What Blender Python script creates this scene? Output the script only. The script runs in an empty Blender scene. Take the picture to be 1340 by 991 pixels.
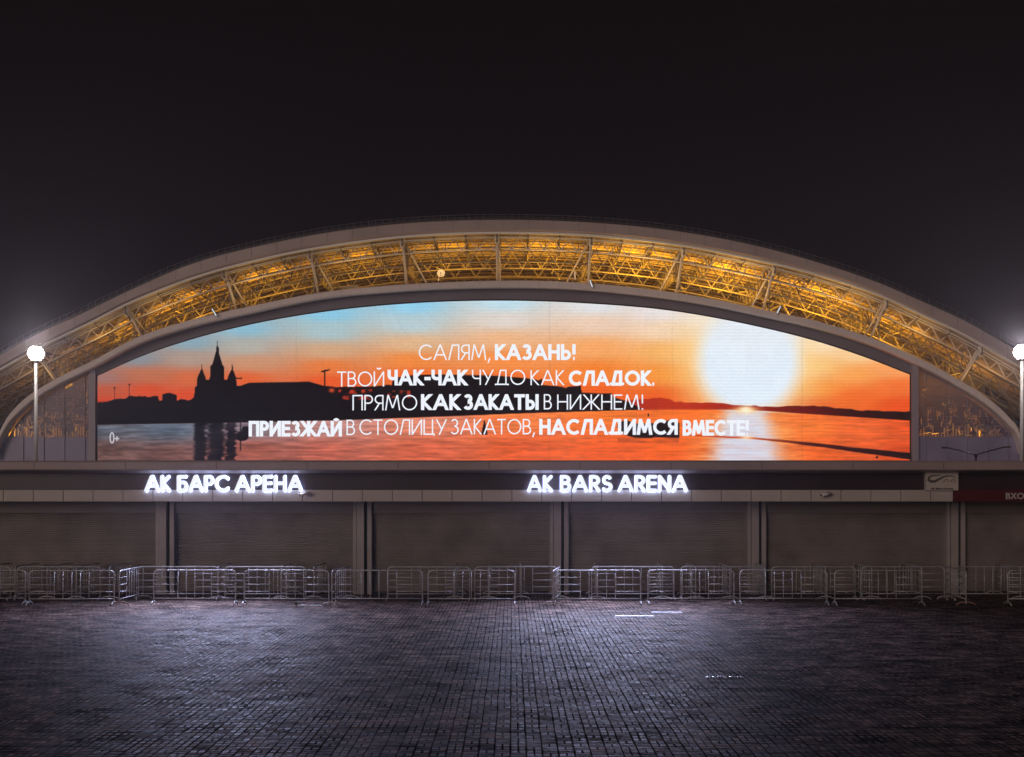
import bpy, math, random
import numpy as np
from mathutils import Vector, Matrix
random.seed(7); np.random.seed(7)
SC = bpy.context.scene
COL = SC.collection
R = math.radians

# ------------------------------------------------------------------ camera
F, HZ, CX, CAMZ = 1750.0, 642.0, 670.0, 3.5      # focal length and horizon in photo pixels
cd = bpy.data.cameras.new('camera'); cam = bpy.data.objects.new('camera', cd); COL.objects.link(cam)
cam.location = (0, 0, CAMZ); cam.rotation_euler = (R(90), 0, 0)
cd.sensor_width = 36; cd.lens = 36 * F / 1340; cd.shift_y = (HZ - 495.5) / 1340
cd.clip_end = 6000; cd.clip_start = .1
SC.camera = cam

# ------------------------------------------------------------------ night sky
W = bpy.data.worlds.new('World'); SC.world = W; W.use_nodes = True
nt = W.node_tree; nt.nodes.clear()
wo = nt.nodes.new('ShaderNodeOutputWorld'); bg = nt.nodes.new('ShaderNodeBackground')
tc = nt.nodes.new('ShaderNodeTexCoord'); sx = nt.nodes.new('ShaderNodeSeparateXYZ')
rp = nt.nodes.new('ShaderNodeValToRGB')
nt.links.new(tc.outputs['Generated'], sx.inputs[0]); nt.links.new(sx.outputs['Z'], rp.inputs[0])
nt.links.new(rp.outputs[0], bg.inputs[0]); nt.links.new(bg.outputs[0], wo.inputs[0])
el = rp.color_ramp.elements
el[0].position = 0.0; el[0].color = (.0080, .0062, .0095, 1)
el[1].position = 1.0; el[1].color = (.0030, .0018, .0020, 1)
for p, c in ((.12, (.0040, .0033, .0050, 1)), (.2, (.0041, .0031, .0042, 1)), (.34, (.0040, .0025, .0028, 1))):
    e = el.new(p); e.color = c
bg.inputs[1].default_value = 1.0

# faint warm light of the town behind the photographer
sd = bpy.data.lights.new('sun', 'SUN'); sd.energy = .58; sd.angle = R(25); sd.color = (1, .77, .68)
so = bpy.data.objects.new('sun', sd); COL.objects.link(so)
so.rotation_euler = (R(80), 0, R(-30))          # low, from behind and left
SC.view_settings.view_transform = 'Standard'; SC.view_settings.look = 'None'
SC.view_settings.exposure = 0; SC.view_settings.gamma = 1; SC.view_settings.use_curve_mapping = False
SC.cycles.use_denoising = True
SC.cycles.max_bounces = 5; SC.cycles.diffuse_bounces = 2; SC.cycles.glossy_bounces = 3
SC.cycles.transparent_max_bounces = 12; SC.cycles.volume_bounces = 0
SC.cycles.sample_clamp_indirect = 4

# ------------------------------------------------------------------ helpers
def PX(px, Y): return (px - CX) * Y / F
def PZ(py, Y): return CAMZ + (HZ - py) * Y / F
def P(px, py, Y): return Vector((PX(px, Y), Y, PZ(py, Y)))

class MB:
    def __init__(s): s.v = []; s.f = []; s.m = []; s.sm = []
    def face(s, pts, m=0, smooth=False):
        b = len(s.v); s.v += [tuple(p) for p in pts]; s.f.append(tuple(range(b, b + len(pts)))); s.m.append(m); s.sm.append(smooth)
    def box(s, x0, x1, y0, y1, z0, z1, m=0):
        b = len(s.v)
        s.v += [(x0,y0,z0),(x1,y0,z0),(x1,y1,z0),(x0,y1,z0),(x0,y0,z1),(x1,y0,z1),(x1,y1,z1),(x0,y1,z1)]
        for q in ((3,2,1,0),(4,5,6,7),(0,1,5,4),(1,2,6,5),(2,3,7,6),(3,0,4,7)):
            s.f.append(tuple(b + i for i in q)); s.m.append(m); s.sm.append(False)
        return s
    def loft(s, rings, m=0, closed=True, caps=True, smooth=False):
        """rings: list of equal-length point lists"""
        b = len(s.v); n = len(rings[0])
        for r in rings: s.v += [tuple(p) for p in r]
        for i in range(len(rings) - 1):
            for j in range(n if closed else n - 1):
                k = (j + 1) % n
                s.f.append((b+i*n+j, b+i*n+k, b+(i+1)*n+k, b+(i+1)*n+j)); s.m.append(m); s.sm.append(smooth)
        if caps and closed:
            s.f.append(tuple(b + j for j in reversed(range(n)))); s.m.append(m); s.sm.append(False)
            e = b + (len(rings) - 1) * n
            s.f.append(tuple(e + j for j in range(n))); s.m.append(m); s.sm.append(False)
        return s
    def tube(s, pts, r, n=8, m=0, r1=None, smooth=True, phase=0.0):
        pts = [Vector(p) for p in pts]; rings = []
        up = None
        for i, p in enumerate(pts):
            a = (p - pts[i-1]).normalized() if i > 0 else None
            c = (pts[i+1] - p).normalized() if i < len(pts) - 1 else None
            t = a if c is None else c if a is None else (a + c).normalized()
            if up is None:
                up = Vector((0,0,1)) if abs(t.z) < .9 else Vector((0,1,0))
            x = up.cross(t).normalized(); y = t.cross(x).normalized(); up = y
            k = 1.0 if a is None or c is None else 1 / max(.5, a.dot(t))
            rr = r if r1 is None else r + (r1 - r) * i / (len(pts) - 1)
            rings.append([p + (x * math.cos(q) + y * math.sin(q)) * rr * k for q in [phase + 2*math.pi*j/n for j in range(n)]])
        return s.loft(rings, m, True, True, smooth)
    def bar(s, a, b, r, m=0): return s.tube([a, b], r * 1.2, 4, m, smooth=False, phase=math.pi/4)
    def lathe(s, prof, n=24, c=(0,0,0), m=0):
        rings = [[(c[0]+r*math.cos(2*math.pi*j/n), c[1]+r*math.sin(2*math.pi*j/n), c[2]+z) for j in range(n)] for r, z in prof]
        return s.loft(rings, m, True, True, True)
    def build(s, name, mats, parent=None, loc=None):
        me = bpy.data.meshes.new(name); me.from_pydata(s.v, [], s.f); me.update()
        for mm in (mats if isinstance(mats, (list, tuple)) else [mats]): me.materials.append(mm)
        me.polygons.foreach_set('material_index', s.m); me.polygons.foreach_set('use_smooth', s.sm)
        o = bpy.data.objects.new(name, me); COL.objects.link(o)
        if parent: o.parent = parent
        if loc is not None: o.location = loc
        return o

def tag(o, label=None, cat=None, group=None, kind=None):
    if label: o['label'] = label
    if cat: o['category'] = cat
    if group: o['group'] = group
    if kind: o['kind'] = kind
    return o
def empty(name, loc=(0,0,0), rz=0):
    o = bpy.data.objects.new(name, None); COL.objects.link(o); o.location = loc; o.rotation_euler.z = rz
    o.empty_display_size = .3
    return o
def copy_tree(o, parent=None):
    c = o.copy(); COL.objects.link(c)
    if parent: c.parent = parent
    for ch in [x for x in COL.objects if x.parent is o]: copy_tree(ch, c)
    return c

# ------------------------------------------------------------------ materials
def mat(name, col, rough=.6, metal=0, spec=.5, noise=None, bump=None, coat=0):
    """noise=(scale, amount): albedo mottling; bump=(scale, strength)"""
    m = bpy.data.materials.new(name); m.use_nodes = True
    t = m.node_tree; b = t.nodes['Principled BSDF']
    b.inputs['Base Color'].default_value = (*col, 1); b.inputs['Roughness'].default_value = rough
    b.inputs['Metallic'].default_value = metal; b.inputs['Specular IOR Level'].default_value = spec
    if noise or bump:
        c = t.nodes.new('ShaderNodeTexCoord')
        if noise:
            n = t.nodes.new('ShaderNodeTexNoise'); n.inputs['Scale'].default_value = noise[0]; n.inputs['Detail'].default_value = 6
            t.links.new(c.outputs['Object'], n.inputs['Vector'])
            mr = t.nodes.new('ShaderNodeMapRange'); mr.inputs[1].default_value = .3; mr.inputs[2].default_value = .7
            mr.inputs[3].default_value = 1 - noise[1]; mr.inputs[4].default_value = 1 + noise[1]
            t.links.new(n.outputs['Fac'], mr.inputs[0])
            vm = t.nodes.new('ShaderNodeVectorMath'); vm.operation = 'SCALE'; vm.inputs[0].default_value = col
            t.links.new(mr.outputs[0], vm.inputs['Scale']); t.links.new(vm.outputs[0], b.inputs['Base Color'])
        if bump:
            n2 = t.nodes.new('ShaderNodeTexNoise'); n2.inputs['Scale'].default_value = bump[0]
            t.links.new(c.outputs['Object'], n2.inputs['Vector'])
            bp = t.nodes.new('ShaderNodeBump'); bp.inputs['Strength'].default_value = bump[1]
            t.links.new(n2.outputs['Fac'], bp.inputs['Height']); t.links.new(bp.outputs[0], b.inputs['Normal'])
    return m
def emit(name, col, s, sampling=None):
    m = bpy.data.materials.new(name); m.use_nodes = True; t = m.node_tree; t.nodes.clear()
    o = t.nodes.new('ShaderNodeOutputMaterial'); e = t.nodes.new('ShaderNodeEmission')
    e.inputs[0].default_value = (*col, 1); e.inputs[1].default_value = s; t.links.new(e.outputs[0], o.inputs[0])
    if sampling: m.cycles.emission_sampling = sampling
    return m
M = dict(
    beam=mat('painted_beam', (.45, .355, .315), .5, noise=(.15, .12)),
    cornice=mat('white_cladding', (.84, .73, .66), .45, noise=(.12, .08)),
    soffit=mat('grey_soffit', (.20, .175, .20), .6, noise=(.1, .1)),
    trim=mat('edge_trim', (.95, .92, .82), .35),
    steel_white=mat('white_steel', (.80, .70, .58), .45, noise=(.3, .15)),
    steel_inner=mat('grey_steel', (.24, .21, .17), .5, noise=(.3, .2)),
    deck=mat('roof_deck', (.46, .36, .20), .6, noise=(.35, .5)),
    dark=mat('dark_steel', (.05, .045, .045), .5),
    rail=mat('roof_railing', (.13, .11, .11), .5),
    bowl=mat('stand_wall', (.10, .085, .07), .8, noise=(.2, .5)),
    mullion=mat('mullion', (.25, .23, .27), .4),
    lower=mat('base_cladding', (.27, .24, .36), .35, noise=(.3, .15)),  # lamp glare is mixed into this colour
    bezel=mat('screen_bezel', (.015, .012, .014), .4),
    frame=mat('screen_frame', (.36, .31, .35), .5),
    band=mat('canopy_cladding', (.42, .34, .335), .45, noise=(.5, .1)),
    fascia=mat('dark_fascia', (.040, .024, .026), .42, noise=(.8, .15)),
    panel=mat('cladding_panel', (.55, .49, .45), .5, noise=(.7, .08)),
    shutter=mat('roller_shutter', (.235, .20, .178), .48, noise=(.9, .24), bump=(9, .06)),
    shutterbox=mat('shutter_box', (.23, .20, .185), .45, noise=(.6, .1)),
    post=mat('grey_post', (.40, .36, .35), .45, noise=(1.2, .1)),
    postdark=mat('dark_recess', (.03, .027, .03), .6),
    wall=mat('rear_wall', (.2, .18, .17), .8, noise=(.4, .1)),
    galv=mat('galvanised_tube', (.52, .52, .535), .5, metal=.35, noise=(6, .22)),
    rust=mat('brown_foot', (.30, .17, .12), .55, noise=(12, .3)),
    pole=mat('lamp_pole', (.45, .43, .42), .5),
    red=mat('red_fascia', (.095, .007, .010), .5, noise=(.8, .1)),
    greytext=mat('grey_lettering', (.55, .5, .48), .5),
    signwhite=mat('sign_board', (.58, .52, .46), .5, noise=(3, .06)),
    signgrey=mat('sign_grey', (.12, .11, .10), .5),
    signblack=mat('sign_black', (.012, .01, .01), .5),
    dish=mat('dish_white', (.75, .72, .68), .4),
    litter=mat('paper', (.75, .74, .72), .7),
    leaf=mat('leaf', (.06, .13, .03), .6),
    iron=mat('cast_iron', (.05, .045, .045), .4, metal=.6, noise=(8, .3)),
    bright=mat('polished_steel', (.75, .75, .78), .2, metal=1.0),
    lens=emit('lamp_lens', (1, .95, .90), 30),
    ledface=emit('letter_face', (.90, .93, 1.0), .98),
    ledglow=emit('letter_rim', (.45, .56, 1.0), 9),
    caption=emit('caption_white', (.86, .90, .97), 1.06, 'NONE'),
    agemark=emit('age_mark', (.60, .58, .62), 1.0, 'NONE'),
    lamplit=emit('small_lamp', (.75, .9, 1), 1.2),
)

# ------------------------------------------------------------------ stroke lettering
def arc(cx, cy, rx, ry, a0, a1, n=None):
    n = n or max(4, int(abs(a1 - a0) / 12))
    return [(cx + rx*math.cos(R(a0 + (a1-a0)*i/n)), cy + ry*math.sin(R(a0 + (a1-a0)*i/n))) for i in range(n+1)]
GL = {
 'А': (.86, [[(0,0),(.405,1),(.455,1),(.86,0)], [(.19,.32),(.67,.32)]]),
 'Б': (.56, [[(.52,1),(0,1),(0,0),(.28,0)] + arc(.28,.29,.28,.29,-90,90)[1:] + [(0,.58)]]),
 'В': (.56, [[(0,0),(0,1),(.26,1)] + arc(.26,.765,.235,.235,90,-90)[1:] + [(0,.53)], [(.2,.53),(.29,.53)] + arc(.29,.265,.27,.265,90,-90)[1:] + [(0,0)]]),
 'Д': (.92, [[(0,-.07),(0,0),(.92,0),(.92,-.07)], [(.14,0),(.36,1),(.76,1),(.76,0)]]),
 'Е': (.50, [[(.5,1),(0,1),(0,0),(.5,0)], [(0,.52),(.46,.52)]]),
 'Ж': (1.06,[[(.53,0),(.53,1)], [(.04,1),(.46,.5),(0,0)], [(1.02,1),(.60,.5),(1.06,0)], [(.44,.5),(.62,.5)]]),
 'З': (.53, [arc(.24,.765,.225,.235,155,-90) + arc(.24,.265,.28,.265,90,-150)]),
 'И': (.70, [[(0,0),(0,1)], [(.7,0),(.7,1)], [(.06,.06),(.64,.94)]]),
 'Й': (.70, [[(0,0),(0,1)], [(.7,0),(.7,1)], [(.06,.06),(.64,.94)], arc(.35,1.36,.15,.13,200,340)]),
 'К': (.57, [[(0,0),(0,1)], [(.48,1),(.03,.52),(.50,0)]]),
 'Л': (.70, [[(0,0),(.24,1),(.7,1),(.7,0)]]),
 'М': (.98, [[(0,0),(.15,1)], [(.83,1),(.98,0)], [(.19,.98),(.47,.16),(.51,.16),(.79,.98)]]),
 'Н': (.66, [[(0,0),(0,1)], [(.66,0),(.66,1)], [(0,.52),(.66,.52)]]),
 'О': (1.0, [arc(.5,.5,.5,.5,90,450)]),
 'П': (.64, [[(0,0),(0,1),(.64,1),(.64,0)]]),
 'Р': (.52, [[(0,0),(0,1),(.25,1)] + arc(.25,.73,.27,.27,90,-90)[1:] + [(0,.46)]]),
 'С': (.86, [arc(.5,.5,.5,.5,44,316)]),
 'Т': (.60, [[(0,1),(.6,1)], [(.3,1),(.3,0)]]),
 'У': (.70, [[(0,1),(.37,.36)], [(.7,1),(.2,0)]]),
 'Х': (.66, [[(0,0),(.64,1)], [(.02,1),(.66,0)]]),
 'Ц': (.76, [[(0,1),(0,0),(.76,0),(.76,-.10)], [(.64,1),(.64,0)]]),
 'Ч': (.56, [[(0,1),(0,.66)] + arc(.24,.66,.24,.24,180,270)[1:] + [(.56,.42)], [(.56,1),(.56,0)]]),
 'Ы': (.80, [[(0,1),(0,0),(.22,0)] + arc(.22,.28,.28,.28,-90,90)[1:] + [(0,.56)], [(.8,0),(.8,1)]]),
 'Ь': (.52, [[(0,1),(0,0),(.24,0)] + arc(.24,.28,.28,.28,-90,90)[1:] + [(0,.56)]]),
 'Я': (.54, [[(.54,0),(.54,1),(.27,1)] + arc(.27,.73,.27,.27,90,270)[1:] + [(.54,.46)], [(.30,.46),(0,0)]]),
 'R': (.56, [[(0,0),(0,1),(.26,1)] + arc(.26,.73,.27,.27,90,-90)[1:] + [(0,.46)], [(.24,.46),(.56,0)]]),
 'S': (.54, [arc(.28,.75,.23,.25,40,270) + arc(.26,.25,.27,.25,90,-145)]),
 'N': (.68, [[(0,0),(0,1)], [(.68,0),(.68,1)], [(.02,.97),(.66,.03)]]),
 '0': (.44, [arc(.22,.5,.22,.5,90,450)]),
 '+': (.42, [[(0,.42),(.42,.42)], [(.21,.58),(.21,.26)]]),
 ',': (.08, [[(.08,.04),(-.01,-.20)]]),
 '.': (.05, [[(-.07,.0),(.07,.0)]]),
 '!': (.06, [[(.03,1),(.03,.44)], [(-.03,0),(.09,0)]]),
 '-': (.24, [[(0,.42),(.24,.42)]]),
}
for a, b in zip('AKBECMHOPTX', 'АКВЕСМНОРТХ'): GL[a] = GL[b]

def layout(word, x0, x1, zb, zt, w, gap):
    """glyph skeletons placed so that the word with stroke w fills x0..x1 and zb..zt; one list per letter"""
    adv = []; x = 0
    for ch in word:
        adv.append(x); x += GL[ch][0] + gap
    tot = x - gap; h = zt - zb - w
    k = (x1 - x0 - w) / tot
    out = []
    for ch, a in zip(word, adv):
        out.append([[(x0 + w/2 + (a + p[0]) * k, zb + w/2 + p[1] * h) for p in st] for st in GL[ch][1]])
    return out

def ribbon(mb, st, w, y, d, m=0, layer=0.0, h=1.0):
    """mitred ridge-section stroke in the xz plane, back at y, ridge towards -y"""
    n = len(st); closed = (Vector(st[0]) - Vector(st[-1])).length < 1e-6
    pts = st[:-1] if closed else list(st)
    N = len(pts); rings = []; flat = {}
    if not closed:                                                 # straight ends run on by half a stroke and are cut level
        for e, q_ in ((0, 1), (N-1, N-2)):
            t = Vector(pts[e]) - Vector(pts[q_])
            if t.length > .145*h:
                t.normalize()
                if abs(t.y) > .5: flat[e] = abs(t.y); pts[e] = tuple(Vector(pts[e]) + t*(w/2/abs(t.y)))
                elif abs(t.x) > .9: pts[e] = tuple(Vector(pts[e]) + t*(w/2))
    for i, p in enumerate(pts):
        p = Vector(p)
        a = (p - Vector(pts[i-1])).normalized() if (closed or i > 0) else None
        c = (Vector(pts[(i+1) % N]) - p).normalized() if (closed or i < N-1) else None
        t = a if c is None else c if a is None else (a + c)
        if t.length < 1e-4: t = a
        t = t.normalized(); nn = Vector((-t.y, t.x))
        k = 1 if a is None or c is None else 1 / max(.5, a.dot(t))
        q = nn * (w/2 * k)
        if i in flat: q = Vector((-1 if t.y > 0 else 1, 0)) * (w/2/flat[i])
        f = y - d - layer
        rings.append([(p.x-q.x, y, p.y-q.y), (p.x-q.x, f+.35*d, p.y-q.y), (p.x, f, p.y), (p.x+q.x, f+.35*d, p.y+q.y), (p.x+q.x, y, p.y+q.y)])
    if closed: rings.append(rings[0])
    mb.loft(rings, m, True, not closed, False)

def split_corners(st, lim=50):
    out = [[st[0]]]
    for i in range(1, len(st)):
        out[-1].append(st[i])
        if i < len(st)-1:
            a = Vector(st[i]) - Vector(st[i-1]); b = Vector(st[i+1]) - Vector(st[i])
            if a.length > 1e-6 and b.length > 1e-6 and a.angle(b) > R(lim): out.append([st[i]])
    return out
def roundstroke(mb, st, r, y, d, m=0, n=12):
    """round-ended stroke with an elliptical section (r in the letter plane, d in depth)"""
    closed = (Vector(st[0]) - Vector(st[-1])).length < 1e-6
    pts = [Vector(p) for p in st]; N = len(pts); rings = []
    for i, p in enumerate(pts):
        a = (p - pts[i-1]).normalized() if i > 0 else None
        c = (pts[i+1] - p).normalized() if i < N-1 else None
        t = a if c is None else c if a is None else (a + c)
        t = t.normalized(); nn = Vector((-t.y, t.x))
        k = 1 if a is None or c is None else 1 / max(.72, a.dot(t))
        def ring(q, s):
            return [(q.x + nn.x*r*s*k*math.cos(g), y - d*s*math.sin(g), q.y + nn.y*r*s*k*math.cos(g)) for g in [2*math.pi*j/n for j in range(n)]]
        if i == 0 and not closed:
            for b in (85, 60, 30): rings.append(ring(p - t*r*math.sin(R(b)), math.cos(R(b))))
        rings.append(ring(p, 1))
        if i == N-1 and not closed:
            for b in (30, 60, 85): rings.append(ring(p + t*r*math.sin(R(b)), math.cos(R(b))))
    mb.loft(rings, m, True, True, True)

# ------------------------------------------------------------------ curves of the stadium (photo pixels), smooth interpolation
def spline(pts):
    xs = np.array([p[0] for p in pts], float); ys = np.array([p[1] for p in pts], float)
    d = np.diff(ys) / np.diff(xs); m = np.empty_like(xs)
    m[1:-1] = (d[:-1]*np.diff(xs)[1:] + d[1:]*np.diff(xs)[:-1]) / (xs[2:] - xs[:-2]); m[0] = d[0]; m[-1] = d[-1]
    def f(x):
        x = np.asarray(x, float); i = np.clip(np.searchsorted(xs, x) - 1, 0, len(xs) - 2)
        h = xs[i+1] - xs[i]; t = (x - xs[i]) / h
        r = (2*t**3-3*t**2+1)*ys[i] + (t**3-2*t**2+t)*h*m[i] + (-2*t**3+3*t**2)*ys[i+1] + (t**3-t**2)*h*m[i+1]
        r = np.where(x < xs[0], ys[0] + m[0]*(x - xs[0]), r); r = np.where(x > xs[-1], ys[-1] + m[-1]*(x - xs[-1]), r)
        return r
    return f
scr_top = spline([(127,492),(180,468),(250,444),(320,426),(429,407),(538,396.5),(665,393),(775,397),(869,405),(978,424),(1078,449),(1140,470),(1191,490)])
band_top = spline([(-10,590),(-4,572),(6,551),(26,527),(60,503),(122,471),(177,442),(247,419),(320,402),(427,381.5),(508,373.4),(588,369),(653,367),(740,368.5),(830,376),(920,388.5),(1000,405),(1070,420),(1141,442),(1198,466),(1247,492),(1300,526),(1322,547),(1333,562),(1339,582)])
band_bot = spline([(-10,600),(-4,583),(6,562),(26,538),(60,513),(122,481),(177,452),(247,428.5),(320,411.5),(427,390),(508,382),(588,377.5),(653,376),(740,377.5),(830,385),(920,397.5),(1000,414),(1070,430),(1141,452),(1198,476.5),(1247,502),(1300,537),(1322,558),(1333,573),(1339,594)])
beam_top = spline([(-120,530),(0,464),(46,438),(106,410),(169.5,379.5),(247,346),(340,321),(427,304),(520,292.5),(653,287),(780,291),(880,301),(1000,323.5),(1071,343),(1141,366),(1212,396),(1265,420.6),(1318,450.6),(1450,525)])
beam_bot = spline([(-120,546),(0,481),(46,455),(106,426),(169.5,394),(247,363.5),(340,337.5),(427,320.5),(520,308.5),(653,302.5),(780,306.5),(880,317),(1000,340),(1071,357.5),(1141,380),(1212,412),(1265,437.5),(1318,468),(1450,543)])
YS, YB, YR = 200.0, 198.4, 196.5      # screen plane, cornice front, roof edge front

# ------------------------------------------------------------------ ground
def paving_material():
    m = bpy.data.materials.new('block_paving'); m.use_nodes = True; t = m.node_tree; N = t.nodes; L = t.links
    b = N['Principled BSDF']
    tc = N.new('ShaderNodeTexCoord')
    # slight waviness so that the rows are not ruler-straight
    wn = N.new('ShaderNodeTexNoise'); wn.inputs['Scale'].default_value = .55; wn.inputs['Detail'].default_value = 2
    L.new(tc.outputs['Object'], wn.inputs['Vector'])
    wv = N.new('ShaderNodeVectorMath'); wv.operation = 'MULTIPLY_ADD'; wv.inputs[1].default_value = (.045, .05, 0)
    L.new(wn.outputs['Color'], wv.inputs[0]); L.new(tc.outputs['Object'], wv.inputs[2])
    def math_(op, a, b_=None, c=None):
        n = N.new('ShaderNodeMath'); n.operation = op
        for i, v in enumerate((a, b_, c)):
            if v is None: continue
            if isinstance(v, (int, float)): n.inputs[i].default_value = v
            else: L.new(v, n.inputs[i])
        return n.outputs[0]
    S = N.new('ShaderNodeSeparateXYZ'); L.new(wv.outputs[0], S.inputs[0])
    u = math_('MULTIPLY', S.outputs[0], 1/.215); v = math_('MULTIPLY', S.outputs[1], 1/.215)
    cu = math_('FLOOR', u); cv = math_('FLOOR', v); fu = math_('SUBTRACT', u, cu); fv = math_('SUBTRACT', v, cv)
    c2 = N.new('ShaderNodeCombineXYZ'); L.new(cu, c2.inputs[0]); L.new(cv, c2.inputs[1]); c2.inputs[2].default_value = 7.3
    w2_ = N.new('ShaderNodeTexWhiteNoise'); L.new(c2.outputs[0], w2_.inputs['Vector'])
    par = math_('FLOORED_MODULO', math_('ADD', math_('ADD', cu, cv), math_('LESS_THAN', w2_.outputs['Value'], .22)), 2)   # orientation of the pair of bricks, some relaid
    def edge(f): return math_('MINIMUM', f, math_('SUBTRACT', 1, f))
    eu, ev = edge(fu), edge(fv)
    # inner joint across or along the cell; joints across the view are laid a little wider
    mid2 = math_('ADD', math_('MULTIPLY', math_('ABSOLUTE', math_('SUBTRACT', fu, .5)), par), math_('MULTIPLY', math_('ABSOLUTE', math_('SUBTRACT', fv, .5)), math_('MULTIPLY', math_('SUBTRACT', 1, par), .5)))
    jn = N.new('ShaderNodeTexNoise'); jn.inputs['Scale'].default_value = 1.3; jn.inputs['Detail'].default_value = 5
    L.new(tc.outputs['Object'], jn.inputs['Vector'])
    jw = N.new('ShaderNodeMapRange'); jw.inputs[1].default_value = .35; jw.inputs[2].default_value = .65; jw.inputs[3].default_value = .5; jw.inputs[4].default_value = 1.15
    L.new(jn.outputs['Fac'], jw.inputs[0])
    dist = math_('MULTIPLY', math_('MINIMUM', math_('MINIMUM', math_('MULTIPLY', eu, .95), math_('MULTIPLY', ev, .5)), mid2), jw.outputs[0])
    hgt = N.new('ShaderNodeMapRange'); hgt.interpolation_type = 'SMOOTHSTEP'
    hgt.inputs[1].default_value = .014; hgt.inputs[2].default_value = .065; L.new(dist, hgt.inputs[0])
    half = math_('ADD', math_('MULTIPLY', math_('GREATER_THAN', fu, .5), par), math_('MULTIPLY', math_('GREATER_THAN', fv, .5), math_('SUBTRACT', 1, par)))
    cmb = N.new('ShaderNodeCombineXYZ'); L.new(cu, cmb.inputs[0]); L.new(cv, cmb.inputs[1]); L.new(half, cmb.inputs[2])
    wht = N.new('ShaderNodeTexWhiteNoise'); L.new(cmb.outputs[0], wht.inputs['Vector'])
    big = N.new('ShaderNodeTexNoise'); big.inputs['Scale'].default_value = .33; big.inputs['Detail'].default_value = 7; big.inputs['Roughness'].default_value = .65
    L.new(tc.outputs['Object'], big.inputs['Vector'])
    fine = N.new('ShaderNodeTexNoise'); fine.inputs['Scale'].default_value = 2.1; fine.inputs['Detail'].default_value = 8; fine.inputs['Roughness'].default_value = .7
    L.new(tc.outputs['Object'], fine.inputs['Vector'])
    stain = N.new('ShaderNodeMapRange'); stain.inputs[1].default_value = .42; stain.inputs[2].default_value = .56; stain.inputs[3].default_value = .30; stain.inputs[4].default_value = 1
    L.new(fine.outputs['Fac'], stain.inputs[0])
    st2 = N.new('ShaderNodeMapRange'); st2.inputs[1].default_value = .33; st2.inputs[2].default_value = .62; st2.inputs[3].default_value = .5; st2.inputs[4].default_value = 1.15
    L.new(big.outputs['Fac'], st2.inputs[0])
    br = math_('MULTIPLY_ADD', wht.outputs['Value'], .95, .52)
    mp = N.new('ShaderNodeMapping'); mp.inputs['Scale'].default_value = (.55, 2.6, 1); L.new(tc.outputs['Object'], mp.inputs['Vector'])
    ck = N.new('ShaderNodeTexNoise'); ck.inputs['Scale'].default_value = 1.0; ck.inputs['Detail'].default_value = 9; ck.inputs['Roughness'].default_value = .72; ck.inputs['Distortion'].default_value = .8
    L.new(mp.outputs[0], ck.inputs['Vector'])
    ckm = N.new('ShaderNodeMapRange'); ckm.inputs[1].default_value = .385; ckm.inputs[2].default_value = .46; ckm.inputs[3].default_value = .16; ckm.inputs[4].default_value = 1
    L.new(ck.outputs['Fac'], ckm.inputs[0])
    br = math_('MULTIPLY', br, ckm.outputs[0])
    jf = math_('MULTIPLY_ADD', jn.outputs['Fac'], .9, -.28)
    jf = math_('MAXIMUM', jf, .04)
    k = math_('MULTIPLY', math_('MULTIPLY', br, stain.outputs[0]), math_('MULTIPLY', st2.outputs[0], math_('ADD', math_('MULTIPLY', hgt.outputs[0], math_('SUBTRACT', 1, jf)), jf)))
    mixc = N.new('ShaderNodeMix'); mixc.data_type = 'RGBA'
    mixc.inputs[6].default_value = (.335, .250, .220, 1); mixc.inputs[7].default_value = (.380, .250, .205, 1)
    L.new(wht.outputs['Value'], mixc.inputs[0])
    sc = N.new('ShaderNodeVectorMath'); sc.operation = 'SCALE'; L.new(mixc.outputs[2], sc.inputs[0]); L.new(k, sc.inputs['Scale'])
    L.new(sc.outputs[0], b.inputs['Base Color'])
    rg = math_('MULTIPLY_ADD', wht.outputs['Value'], .16, math_('MULTIPLY_ADD', big.outputs['Fac'], .30, .42))
    rj_ = N.new('ShaderNodeMix'); rj_.data_type = 'FLOAT'; rj_.inputs[2].default_value = 1.0
    L.new(hgt.outputs[0], rj_.inputs[0]); L.new(rg, rj_.inputs[3]); L.new(rj_.outputs[0], b.inputs['Roughness'])
    L.new(math_('MULTIPLY', hgt.outputs[0], .15), b.inputs['Specular IOR Level'])
    # bricks tilt a little against each other
    tl = N.new('ShaderNodeVectorMath'); tl.operation = 'SUBTRACT'; L.new(wht.outputs['Color'], tl.inputs[0]); tl.inputs[1].default_value = (.5,.5,.5)
    S2 = N.new('ShaderNodeSeparateXYZ'); L.new(tl.outputs[0], S2.inputs[0])
    tilt = math_('ADD', math_('MULTIPLY', S2.outputs[0], fu), math_('MULTIPLY', S2.outputs[1], fv))
    h = math_('ADD', math_('MULTIPLY', hgt.outputs[0], .005), math_('ADD', math_('MULTIPLY', tilt, .004), math_('MULTIPLY', fine.outputs['Fac'], .012)))
    bp = N.new('ShaderNodeBump'); bp.inputs['Strength'].default_value = .8; bp.inputs['Distance'].default_value = 1
    L.new(h, bp.inputs['Height']); L.new(bp.outputs[0], b.inputs['Normal'])
    return m
g = MB(); g.face([(-3000,-300,-.03),(3000,-300,-.03),(3000,4000,-.03),(-3000,4000,-.03)])
tag(g.build('ground', mat('asphalt', (.05,.05,.05), .85, noise=(.5,.2))), kind='structure')
g = MB()
xs = np.linspace(-90, 90, 31); ys = np.linspace(-30, 150, 31)
for i in range(30):
    for j in range(30):
        g.face([(xs[i],ys[j],0),(xs[i+1],ys[j],0),(xs[i+1],ys[j+1],0),(xs[i],ys[j+1],0)])
tag(g.build('plaza_paving', paving_material()), kind='structure')

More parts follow.
